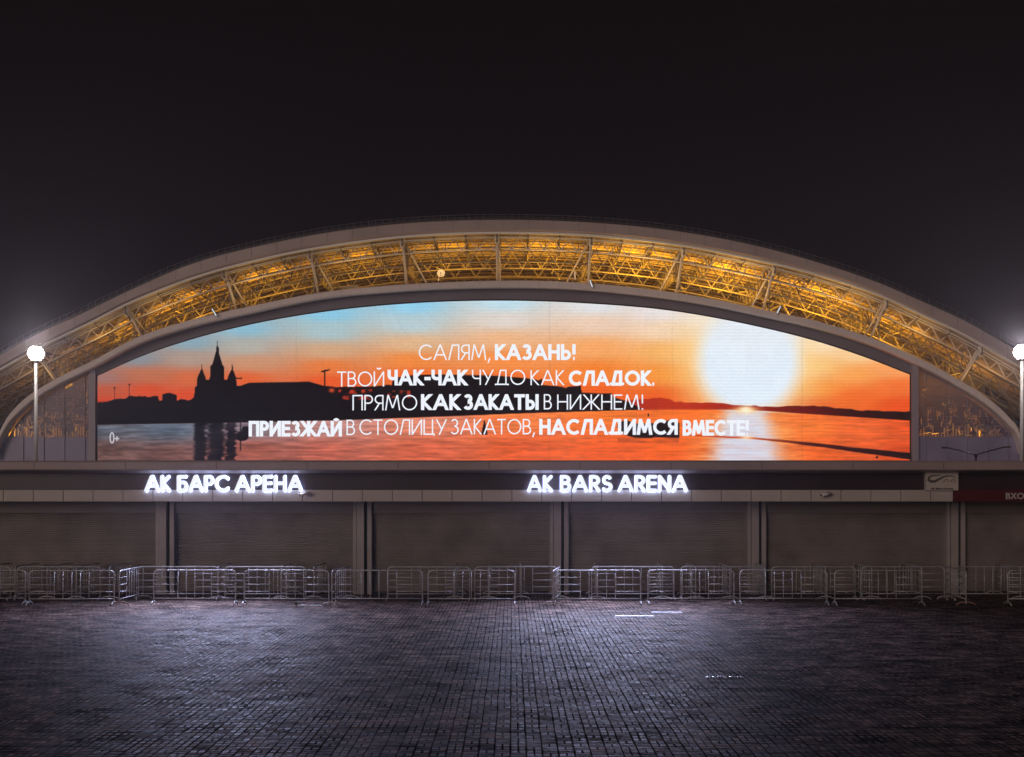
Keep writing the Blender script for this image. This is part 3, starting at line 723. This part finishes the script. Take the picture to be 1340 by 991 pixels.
for words in LINES:
    mb = MB(); k = 0
    for w_, x0, x1, t_, b_, bold in words:
        s = (BO if bold else TH) * YS/F
        for gl in layout(w_, PX(x0,YS), PX(x1,YS), PZ(b_,YS), PZ(t_,YS), s, (.33 if bold else .21)):
            for st in gl:
                k += 1; ribbon(mb, st, s, YS-.03, .05, layer=(k % 5)*.006, h=PZ(t_,YS)-PZ(b_,YS))
    scp(mb, 'message_line', M['caption'])
mb = MB()
for gl in layout('0+', PX(143.5,YS), PX(156.2,YS), PZ(580.6,YS), PZ(565.6,YS), 1.5*YS/F, .16):
    for st in gl: ribbon(mb, st, 1.5*YS/F, YS-.03, .05, h=1.6)
scp(mb, 'age_mark', M['agemark'])

# ------------------------------------------------------------------ entrance building with roller shutters
YC, YF, YP, YSH = 42.9, 43.6, 45.0, 45.3          # canopy front, fascia front, post front, shutter plane
ent = tag(empty('entrance_building', (0, YSH, 0)), 'long low entrance building with a row of closed grey roller shutters', 'building')
def ep(mb, name, mats):
    o = mb.build(name, mats, ent); o.matrix_parent_inverse = Matrix.Translation((0,-YSH,0)); return o
X0, X1 = -27.5, 28.5
z603, z616, z619 = PZ(603,YC), PZ(615.5,YC), PZ(619.4,YF); z641 = PZ(641,YF); z656 = PZ(656.3,YF)
mb = MB()
pr = [(YC+.03,z616),(YC,z616+.03),(YC,z603-.05),(YC+.05,z603),(YF+3.6,z603),(YF+3.6,z619+.02),(YF+.02,z619)]
mb.loft([[(X0,y,z) for y,z in pr],[(X1,y,z) for y,z in pr]])
for k in range(-10, 12):
    x = PX(640 + k*119.0, YC); mb.box(x-.008, x+.008, YC-.003, YC+.04, z616+.04, z603-.06, 1)
ep(mb, 'canopy', [M['band'], M['fascia']])
mb = MB(); mb.box(X0, X1, YF, YF+.3, z641+.003, z619-.01); ep(mb, 'fascia', M['fascia'])
xr0 = PX(1246.5, YF)
sx0 = PX(4.3, YF-.06); stp = 39.15*(YF-.06)/F
mb0 = None
k0 = int(math.floor((X0 - sx0)/stp))
for k in range(k0, 60):
    a = sx0 + k*stp; c = a + stp
    if a >= xr0 - .2: break
    c = min(c, xr0)
    mb = MB(); mb.box(a+.012, c-.012, YF-.06, YF+.3, z656, z641-.01); ep(mb, 'cladding_panel', M['panel'])
mb = MB(); mb.box(X0, X1, YF+.02, YF+.32, z656+.006, z641-.004); ep(mb, 'backing_board', M['postdark'])
mb = MB(); mb.box(xr0+.003, X1, YF-.07, YF+.02, z656-.01, z641+.01); ep(mb, 'red_fascia', M['red'])
mb = MB(); mb.box(X0, X1, YF+.32, YF+3.5, z656+.02, z656+.12)         # soffit over the shutters
ep(mb, 'soffit', M['band'])
mb = MB(); mb.box(X0, X1, YSH+.35, YSH+.6, 0, z656+.3); mb.box(X0,X1,YSH+1.6,YSH+1.8,0,z603-.02); ep(mb, 'rear_wall', M['wall'])
posts = [-303, -44, 215, 474, 732, 991, 1252, 1511, 1770]
for x in posts:                                                  # posts: pale rail, column, dark slot, pale rail
    mb = MB()
    def bx(a, b, y0, y1, m): mb.box(PX(a,YP), PX(b,YP), y0, y1, 0, z656+.02, m)
    bx(x-12, x-8.2, YP+.06, YSH+.3, 0); bx(x-7.4, x+2.2, YP, YSH+.3, 0); bx(x+2.2, x+6.4, YP+.18, YSH+.29, 1); bx(x+6.4, x+12, YP+.05, YSH+.3, 0)
    mb.box(PX(x-8.2,YP), PX(x-7.4,YP), YP+.15, YSH+.28, 0, z656+.015, 1)
    ep(mb, 'post', [M['post'], M['postdark']])
for a, b in zip(posts[:-1], posts[1:]):
    xa, xb = PX(a+12, YP)+.004, PX(b-12, YP)-.004
    ztop = PZ(670, YSH); zbot = .07
    pts = []; z = zbot; ptc = .075
    n = int((ztop - zbot)/ptc)
    mb = MB(); prof = []
    for k in range(n):
        zz = zbot + k*ptc
        prof += [(YSH+.016, zz), (YSH+.004, zz+.008), (YSH-.006, zz+.032), (YSH+.002, zz+.062), (YSH+.016, zz+.072)]
    prof.append((YSH+.016, ztop))
    mb.loft([[(xa,y,zz) for y,zz in prof],[(xb,y,zz) for y,zz in prof]], closed=False)
    sh = ep(mb, 'roller_shutter', M['shutter'])
    mb = MB(); mb.box(xa, xb, YSH-.14, YSH+.3, ztop+.012, z656+.018); mb.box(xa, xb, YSH-.12, YSH+.2, ztop-.03, ztop+.008)
    o = mb.build('shutter_box', M['shutterbox'], sh); o.matrix_parent_inverse = Matrix.Identity(4)
    mb = MB(); mb.box(xa, xb, YSH-.03, YSH+.02, .012, zbot+.02)
    o = mb.build('bottom_rail', M['postdark'], sh); o.matrix_parent_inverse = Matrix.Identity(4)
    mb = MB(); mb.box(xa+.003, xa+.06, YSH-.05, YSH+.03, .01, ztop-.035); mb.box(xb-.06, xb-.003, YSH-.05, YSH+.03, .01, ztop-.035)
    o = mb.build('guide_rail', M['shutterbox'], sh); o.matrix_parent_inverse = Matrix.Identity(4)

# illuminated name signs
def name_sign(words, label, pw):
    Y = YF - .17
    s = tag(empty('illuminated_sign', (PX((words[0][1]+words[-1][2])/2, Y), Y, PZ(644,Y))), label, 'sign', 'glowing name signs on the canopy')
    for w_, x0, x1 in words:
        st_w = 4.7 * Y/F
        for ch, gl in zip(w_, layout(w_, PX(x0,Y), PX(x1,Y), PZ(644.2,Y), PZ(621.6,Y), st_w, .30)):
            mb = MB()
            for st in [q for s0 in gl for q in split_corners(s0)]:
                roundstroke(mb, st, st_w/2*.93, Y-.02, .05, 0)
                roundstroke(mb, st, st_w/2*.96, Y+.06, .025, 1)
            o = mb.build('letter', [M['ledface'], M['ledglow']], s); o.matrix_parent_inverse = s.matrix_basis.inverted()
    mb = MB()                                                       # mounting rails behind the letters
    for z in (PZ(638,Y), PZ(627,Y)): mb.box(PX(words[0][1]+3,Y), PX(words[-1][2]-3,Y), Y+.10, Y+.13, z-.015, z+.015)
    for k in range(7):
        x = PX(words[0][1]+6 + k*(words[-1][2]-words[0][1]-12)/6, Y); mb.box(x-.012, x+.012, Y+.13, YF+.01, PZ(638,Y)-.01, PZ(638,Y)+.01)
    o = mb.build('mounting_rail', M['dark'], s); o.matrix_parent_inverse = s.matrix_basis.inverted()
    xm = PX((words[0][1]+words[-1][2])/2, Y); wd = PX(words[-1][2],Y) - PX(words[0][1],Y)
    area('sign_light', (xm, Y-.12, PZ(632,Y)), (xm, Y-8, 0), pw, (.61,.645,1.0), wd, .5, 124)
name_sign([('АК',188.7,224.1),('БАРС',231.2,300),('АРЕНА',306.6,396.1)], 'glowing white rounded Cyrillic lettering above the shutters on the left', 600)
name_sign([('AK',689.7,725.3),('BARS',732.8,802.2),('ARENA',808.7,900.7)], 'glowing white rounded Latin lettering above the middle shutters', 600)

# small printed sign with swoosh emblem
def text_mesh(name, body, size, loc, material, parent, sx_=1.0, bold=0.0, align='CENTER'):
    c = bpy.data.curves.new(name, 'FONT'); c.body = body; c.size = size; c.align_x = align; c.offset = bold; c.extrude = .004; c.resolution_u = 3
    o = bpy.data.objects.new(name, c); COL.objects.link(o)
    dg = bpy.context.evaluated_depsgraph_get(); m2 = bpy.data.meshes.new_from_object(o.evaluated_get(dg)); COL.objects.unlink(o); bpy.data.objects.remove(o)
    m2.materials.clear(); m2.materials.append(material)
    q = bpy.data.objects.new(name, m2); COL.objects.link(q); q.parent = parent
    q.rotation_euler = (R(90),0,0); q.location = loc; q.scale = (sx_,1,1)
    return q
Yl = YF - .16
ls = tag(empty('logo_sign', (PX(1232.5,Yl), Yl, PZ(642,Yl))), 'small pale rectangular sign with dark wave emblem above the right shutter', 'sign')
k_ = Yl/F; hw, hh = 21.6*k_, 23.6*k_
mb = MB(); mb.box(-hw, hw, 0, .14, 0, hh); mb.build('board', M['signwhite'], ls)
mb = MB()
for b_ in ((-hw, hw, -.012, .0, -.0, .012), (-hw, hw, -.012, .0, hh-.012, hh), (-hw, -hw+.012, -.012, .0, .012, hh-.012), (hw-.012, hw, -.012, .0, .012, hh-.012)): mb.box(*b_)
mb.build('frame', M['post'], ls)
mb = MB()                                                        # emblem: S-shaped wave of varying width
def wave(pts):
    ring = []
    n_ = len(pts)
    L_ = []; R_ = []
    for i,(x,z,w) in enumerate(pts):
        a = Vector(pts[max(0,i-1)][:2]); b = Vector(pts[min(n_-1,i+1)][:2]); t_ = (b-a).normalized(); nn = Vector((-t_.y,t_.x))
        L_.append((x+nn.x*w/2, z+nn.y*w/2)); R_.append((x-nn.x*w/2, z-nn.y*w/2))
    for i in range(n_-1):
        mb.loft([[(L_[i][0],-.014,L_[i][1]),(R_[i][0],-.014,R_[i][1]),(R_[i][0],0,R_[i][1]),(L_[i][0],0,L_[i][1])],[(L_[i+1][0],-.014,L_[i+1][1]),(R_[i+1][0],-.014,R_[i+1][1]),(R_[i+1][0],0,R_[i+1][1]),(L_[i+1][0],0,L_[i+1][1])]], caps=False)
def E(px, py, w): return ((px-388)/8.93*k_, (375-py)/8.93*k_, w/8.93*k_)
wave([E(370,200,6),E(320,200,10),E(270,205,18),E(235,225,28),E(232,250,34),E(262,270,34),E(310,268,32),E(350,245,26),E(400,220,20),E(450,205,15),E(510,210,10),E(560,232,4)])
wave([E(400,280,5),E(420,255,7),E(450,240,7),E(470,260,7),E(450,275,6),E(430,272,6)])
wave([E(490,275,5),E(500,255,7),E(525,245,7),E(548,262,7),E(530,278,6),E(500,272,5)])
mb.build('emblem', M['signgrey'], ls)
text_mesh('caption', 'Ak Bars-Arena', .075, (0, -.006, .035), M['signblack'], ls, 1.62, .003)
# entrance word on the red strip
Yv = YF - .075
vs = tag(empty('entrance_lettering', (PX(1330,Yv), Yv, PZ(654,Yv))), 'grey raised word on the red strip at the right edge', 'lettering')
mb = MB()
for gl in layout('ВХОД', PX(1316,Yv), PX(1350,Yv), PZ(653.4,Yv), PZ(645.2,Yv), 1.7*Yv/F, .32):
    for k, st in enumerate(gl): ribbon(mb, st, 1.7*Yv/F, Yv, .015, layer=k*.003, h=.2)
o = mb.build('letters', M['greytext'], vs); o.matrix_parent_inverse = vs.matrix_basis.inverted()
# cameras under the fascia
for px_, lab in ((1078.5, 'small pale security camera on the cladding panels near the logo sign'), (400, 'small security camera on the cladding panels below the Cyrillic sign')):
    Yk = YF - .07
    c = tag(empty('security_camera', (PX(px_+4,Yk), Yk, PZ(648,Yk))), lab, 'camera', 'security cameras under the canopy')
    mb = MB(); mb.tube([(0,.0,.06),(0,-.16,.06)], .018, 8); mb.box(-.04,.04,-.012,.008,.02,.1); mb.build('bracket', M['post'], c)
    mb = MB(); mb.tube([(.05,-.19,.06),(-.24,-.24,.0)], .055, 10); mb.build('housing', M['dish'] if px_>1000 else M['panel'], c)
    mb = MB(); mb.tube([(-.242,-.2405,-.001),(-.262,-.244,-.005)], .042, 10); mb.build('lens', M['bezel'], c)

# ------------------------------------------------------------------ crowd barriers
def make_barrier(Lb=2.68):
    """unit barrier along x, centre at origin, 1.08 m high"""
    root = empty('crowd_barrier')
    h = 1.08; zb = .20; r = .021; xe = Lb/2 - .03; cr = .13
    mb = MB(); pts = [(-xe,0,.05),(-xe,0,h-r-cr)] + [(-xe+cr-cr*math.cos(R(a)),0,h-r-cr+cr*math.sin(R(a))) for a in (22,45,67,90)]
    pts += [(-p[0],0,p[2]) for p in reversed(pts)]
    mb.tube(pts, r, 8); mb.tube([(-xe,0,zb),(xe,0,zb)], .017, 6); mb.build('frame', M['galv'], root)
    xi = [(-.20+.1*k)*Lb for k in range(5)]
    zs = [zb + (h-r-zb)*k/4 for k in (1,2,3)]
    for s in (-1, 1):
        for z in zs:
            mb = MB(); mb.tube([(s*xe,0,z),(s*.2*Lb,0,z)], .0135, 6); mb.build('rung', M['galv'], root)
    for x in xi:
        mb = MB(); mb.tube([(x,0,zb),(x,0,h-r)], .0135, 6); mb.build('upright', M['galv'], root)
    for s in (-1, 1):
        mb = MB(); mb.tube([(s*xe,-.30,.012),(s*xe,-.24,.065),(s*xe,-.13,.105),(s*xe,0,.115),(s*xe,.13,.105),(s*xe,.24,.065),(s*xe,.30,.012)], .021, 8)
        mb.build('foot', M['galv'], root)
    return root
ORD = ['first','second','third','fourth','fifth','sixth','seventh','eighth','ninth','tenth','eleventh','twelfth','thirteenth','fourteenth','fifteenth','sixteenth','seventeenth','eighteenth','nineteenth','twentieth','twenty-first','twenty-second','twenty-third','twenty-fourth','twenty-fifth','twenty-sixth','twenty-seventh','twenty-eighth','twenty-ninth']
YA, YBk = 40.83, 42.75
front = [(-82,33),(38.5,152),(199,309),(318,432),(438,554),(559,675),(725,839.5),(847,962.5),(968,1083.5),(1091,1207),(1316,1431)]
back = [(-95,16),(22,131.6),(180,287),(293.5,402),(506,616),(620,730),(773,883),(890,1002.5),(1009,1121),(1127,1238),(1244,1355)]
perp = [-27,16,58,97,140,282,366,409,595,639,682,782,868.5,912,957,1003.5,1083,1144,1210,1340]
skew = [((155.5,40.55),(188,43.1)),((434,40.55),(459.5,43.1)),((724,40.6),(733,42.9)),((1264.5,40.6),(1238.5,43.0))]
proto = make_barrier(); used = [False]
def place(p0, p1, label, group):
    o = proto if not used[0] else copy_tree(proto); used[0] = True
    p0 = Vector(p0); p1 = Vector(p1); d = p1 - p0
    o.location = ((p0+p1)/2).to_3d(); o.rotation_euler.z = math.atan2(d.y, d.x) + random.uniform(-.008,.008)
    o.scale = (d.length/2.68, 1, 1)
    tag(o, label, 'crowd barrier', group)
    return o
rj = random.Random(2)
for i, (a, b) in enumerate(front):
    y0, y1 = YA + rj.uniform(-.12,.12), YA + rj.uniform(-.12,.12)
    place((PX(a,YA), y0), (PX(b,YA), y1), f'galvanised crowd barrier facing the plaza, {ORD[i]} from the left in the front row', 'crowd barriers along the entrance')
for i, (a, b) in enumerate(back):
    y0, y1 = YBk + rj.uniform(-.1,.1), YBk + rj.uniform(-.1,.1)
    place((PX(a,YBk), y0), (PX(b,YBk), y1), f'galvanised crowd barrier facing the plaza, {ORD[i]} from the left in the back row', 'crowd barriers along the entrance')
for i, x in enumerate(perp):
    X = PX(x, 42.5); d = rj.uniform(-.08,.08)
    place((X, 42.75), (X+d, 45.1), f'crowd barrier seen end-on against the shutters, {ORD[i]} from the left', 'crowd barriers dividing the queue lanes')
names = ['steel crowd barrier turned end-on below the start of the Cyrillic sign', 'steel crowd barrier turned end-on, standing right of the Cyrillic sign',
         'steel crowd barrier turned end-on near the start of the Latin sign', 'steel crowd barrier turned end-on below the small logo sign']
for i, ((a, ya), (b, yb)) in enumerate(skew):
    o = place((PX(a,ya), ya), (PX(b,yb), yb), names[i], 'crowd barriers turned across the rows')
    if i in (0, 3):
        ft = [c for c in COL.objects if c.parent is o and c.name.startswith('foot')]
        for f in ft[:1]:
            f.data = f.data.copy(); f.data.materials[0] = M['rust']

# ------------------------------------------------------------------ lamps
def point(name, loc, power, col, rad):
    d = bpy.data.lights.new(name, 'POINT'); d.energy = power; d.color = col; d.shadow_soft_size = rad
    o = bpy.data.objects.new(name, d); COL.objects.link(o); o.location = loc; return o
def mast(px_, py_, label, Y=120, pw=9000):
    X = PX(px_, Y); Z = PZ(py_, Y)
    s = tag(empty('floodlight_mast', (X, Y, 0)), label, 'lamp post', 'tall floodlight masts beside the screen')
    mb = MB(); mb.tube([(0,0,0),(0,0,Z-.6)], .20, 14, r1=.135); mb.lathe([(.35,0),(.35,.3),(.22,.4)], 14); mb.build('pole', M['pole'], s)
    mb = MB(); mb.lathe([(.14,Z-.85),(.26,Z-.75),(.22,Z-.60),(.36,Z-.22),(.36,Z+.26),(.2,Z+.5),(.08,Z+.6)], 16); mb.build('crown', M['dark'], s)
    for zt, rr_, nn_, tw in ((-.46,.16,6,.1),(-.24,.34,9,.3),(.02,.42,11,0),(.28,.34,9,.2),(.48,.16,6,.1)):
        for k in range(nn_):
            a = k*2*math.pi/nn_ + tw; ux, uy = math.cos(a), math.sin(a); tx, ty = -uy, ux; w_ = .15
            tl = -zt*.55
            def q(r_, t_, z_): return (ux*(r_+z_*tl)+tx*t_, uy*(r_+z_*tl)+ty*t_, Z+zt+z_)
            mb = MB()
            mb.loft([[q(rr_-.06,-w_*.7,-.1),q(rr_-.06,w_*.7,-.1),q(rr_-.06,w_*.7,.1),q(rr_-.06,-w_*.7,.1)],[q(rr_+.22,-w_,-.15),q(rr_+.22,w_,-.15),q(rr_+.22,w_,.15),q(rr_+.22,-w_,.15)]])
            h_ = mb.build('floodlight', M['dark'], s)
            mb = MB(); mb.loft([[q(rr_+.222,-w_*.95,-.14),q(rr_+.222,w_*.95,-.14),q(rr_+.222,w_*.95,.14),q(rr_+.222,-w_*.95,.14)],[q(rr_+.28,-w_*.8,-.11),q(rr_+.28,w_*.8,-.11),q(rr_+.28,w_*.8,.11),q(rr_+.28,-w_*.8,.11)]])
            mb.build('lens', M['lens'], h_)
    point('mast_light', (X, Y-2.2, Z+.1), pw*.10, (1,.92,.88), .3)
    point('mast_light', (X, Y, Z+1.0), pw*1.15, (1,.88,.92), .3)
mast(47, 463, 'tall floodlight mast with a dazzling white head left of the screen')
mast(1337, 461, 'tall floodlight mast with a dazzling white head at the right edge')
Yd = 75
dl = tag(empty('street_lamp', (PX(1277,Yd), Yd, 0)), 'dark twin-armed street lamp in front of the right glazed wing', 'street lamp')
zc = PZ(594,Yd)
mb = MB(); mb.tube([(0,0,0),(0,0,zc)], .09, 10, r1=.05); mb.build('pole', M['dark'], dl)
for s, ex, ey in ((-1,1242,586.5),(1,1313,585.5)):
    xa = PX(ex,Yd)-PX(1277,Yd); za = PZ(ey,Yd)
    mb = MB(); mb.tube([(0,0,zc-.25),(s*.12,0,zc-.02),(xa*.55,0,zc+(za-zc)*.5),(xa,0,za)], .035, 8); a_ = mb.build('arm', M['dark'], dl)
    mb = MB(); mb.loft([[(xa,-.08,za-.03),(xa,.08,za-.03),(xa,.08,za+.04),(xa,-.08,za+.04)],[(xa+s*.38,-.13,za-.03),(xa+s*.38,.13,za-.03),(xa+s*.38,.13,za+.07),(xa+s*.38,-.13,za+.07)]])
    mb.build('lamp_head', M['dark'], a_)

# ------------------------------------------------------------------ fittings on the roof
Yt = YS + 1.6
d_ = tag(empty('satellite_dish', (PX(576,Yt), Yt, PZ(366.5,Yt))), 'round white satellite dish standing on the arch above the screen', 'dish')
mb = MB(); mb.tube([(-.25,0,-.2),(-.25,0,.75)], .06, 8); mb.build('mast', M['steel_white'], d_)
mb = MB(); n = 20
rings = [[(.12+ (r_*math.cos(2*math.pi*j/n)), -.05-dy, 1.0+r_*math.sin(2*math.pi*j/n)) for j in range(n)] for r_, dy in ((.05,-.2),(.35,-.12),(.58,.05),(.6,.05),(.36,-.16),(.05,-.24))]
mb.loft(rings, smooth=True); mb.build('reflector', M['dish'], d_)
mb = MB(); mb.tube([(.12,-.1,.45),(.12,-.6,.95)], .025, 6); mb.tube([(.12,-.56,.93),(.12,-.66,1.02)], .06, 8); mb.build('feed_arm', M['dark'], d_)
for px_, py_, tilt, lab in ((773.5,371.5,.35,'pale tilted lamp tube on the cornice above the Latin sign'), (280.5,409,.6,'pale tilted lamp tube on the cornice above the church silhouette'),
                            (1019,405.5,-.5,'pale tilted lamp tube on the cornice above the screen sun'), (752.3,361,0,'white upright cabinet standing behind the cornice arch')):
    Yq = YB - .5 if tilt else YS + 1.4
    c = tag(empty('cornice_lamp' if tilt else 'roof_cabinet', (PX(px_,Yq), Yq, PZ(py_,Yq))), lab, 'lamp' if tilt else 'cabinet')
    if tilt:
        a_ = Vector((-math.sin(tilt)*.6, 0, .55)); mb = MB(); mb.tube([a_, -a_], .17, 10); mb.build('housing', M['dish'], c)
        mb = MB(); mb.tube([-a_*.3 + Vector((0,.17,0)), -a_*.3 + Vector((0,.52,0))], .05, 6); mb.build('bracket', M['dark'], c)
        mb = MB(); mb.tube([a_*.9+Vector((0,-.172,0)), -a_*.9+Vector((0,-.172,0))], .05, 6); mb.build('tube', M['lamplit'], c)
    else:
        mb = MB(); mb.box(-.14,.14,-.1,.2,-.6,.55); mb.build('body', M['dish'], c); mb = MB(); mb.box(-.18,.18,-.14,.24,.552,.62); mb.build('cap', M['dish'], c)

# ------------------------------------------------------------------ small things on the ground
Yg = F*CAMZ/(887-HZ)
dg_ = tag(empty('drain_grate', (PX(948,Yg), Yg, 0)), 'narrow dark iron drain grate with shiny bars set into the paving', 'drain')
w_ = 25*Yg/F
mb = MB(); mb.box(-w_, w_, -.13, .13, -.02, .006); mb.build('frame', M['iron'], dg_)
for k in range(13):
    if k == 6: continue
    x = -w_*.88 + k*w_*1.76/12
    mb = MB(); mb.tube([(x,-.10,.012),(x,.10,.012)], .014, 6); mb.build('grate_bar', M['bright'], dg_)
for i, (a, b, py, lab) in enumerate(((805,855,806.5,'nearer thin bright metal strip lying flush in the paving below the Latin sign'),(853,892,801.5,'farther thin bright metal strip lying flush in the paving below the Latin sign'))):
    Yg = F*CAMZ/(py-HZ); mb = MB()
    x0_, x1_ = PX(a,Yg), PX(b,Yg)
    mb.loft([[(x,-.09,.001),(x,-.075,.010),(x,.075,.010),(x,.09,.001)] for x in (-(x1_-x0_)/2, (x1_-x0_)/2)])
    tag(mb.build('metal_strip', mat('strip_steel', (.45,.45,.47), .45, metal=.9), None, ((x0_+x1_)/2, Yg, .002)), lab, 'metal strip', 'metal strips in the paving')
Yg = F*CAMZ/(793-HZ); rp_ = random.Random(9)
wd = tag(empty('weed', (PX(388,Yg), Yg, 0)), 'tiny green weed growing between the paving blocks', 'weed')
mb = MB()
for k in range(26):
    a = rp_.uniform(0,6.28); l = rp_.uniform(.06,.17); h = rp_.uniform(.05,.15); w2 = .018
    ca, sa = math.cos(a), math.sin(a)
    p = [(0,0,0.0),(ca*l*.5-sa*w2, sa*l*.5+ca*w2, h*.8),(ca*l, sa*l, h),(ca*l*.5+sa*w2, sa*l*.5-ca*w2, h*.75)]
    mb.face(p)
mb.build('leaves', M['leaf'], wd)
for i, (px_, w2, lab) in enumerate(((399,.17,'small crumpled white paper scrap nearest the green weed'),(409,.28,'long flattened white paper scrap right of the green weed'))):
    mb = MB(); n = 7
    grid = [[(-w2+2*w2*a/n, -.08+.16*b/3, .006+rp_.random()*.03) for a in range(n+1)] for b in range(4)]
    for b in range(3):
        for a in range(n): mb.face([grid[b][a],grid[b][a+1],grid[b+1][a+1],grid[b+1][a]])
    tag(mb.build('paper_scrap', M['litter'], None, (PX(px_,Yg), Yg-.05*i, .002)), lab, 'litter', 'paper scraps by the weed')

# ------------------------------------------------------------------ haze added to stand in for the glare round the lamps
hz = MB(); hz.box(-120, 120, -15, 262, -1.2, 60)
hm = bpy.data.materials.new('night_haze'); hm.use_nodes = True; t = hm.node_tree; t.nodes.clear()
o_ = t.nodes.new('ShaderNodeOutputMaterial'); v_ = t.nodes.new('ShaderNodeVolumePrincipled')
v_.inputs['Color'].default_value = (.82,.80,.9,1); v_.inputs['Density'].default_value = .00034; v_.inputs['Anisotropy'].default_value = .72
t.links.new(v_.outputs[0], o_.inputs['Volume'])
tag(hz.build('haze', hm), 'thin haze added for the glow round the lamps', 'haze', kind='stuff')
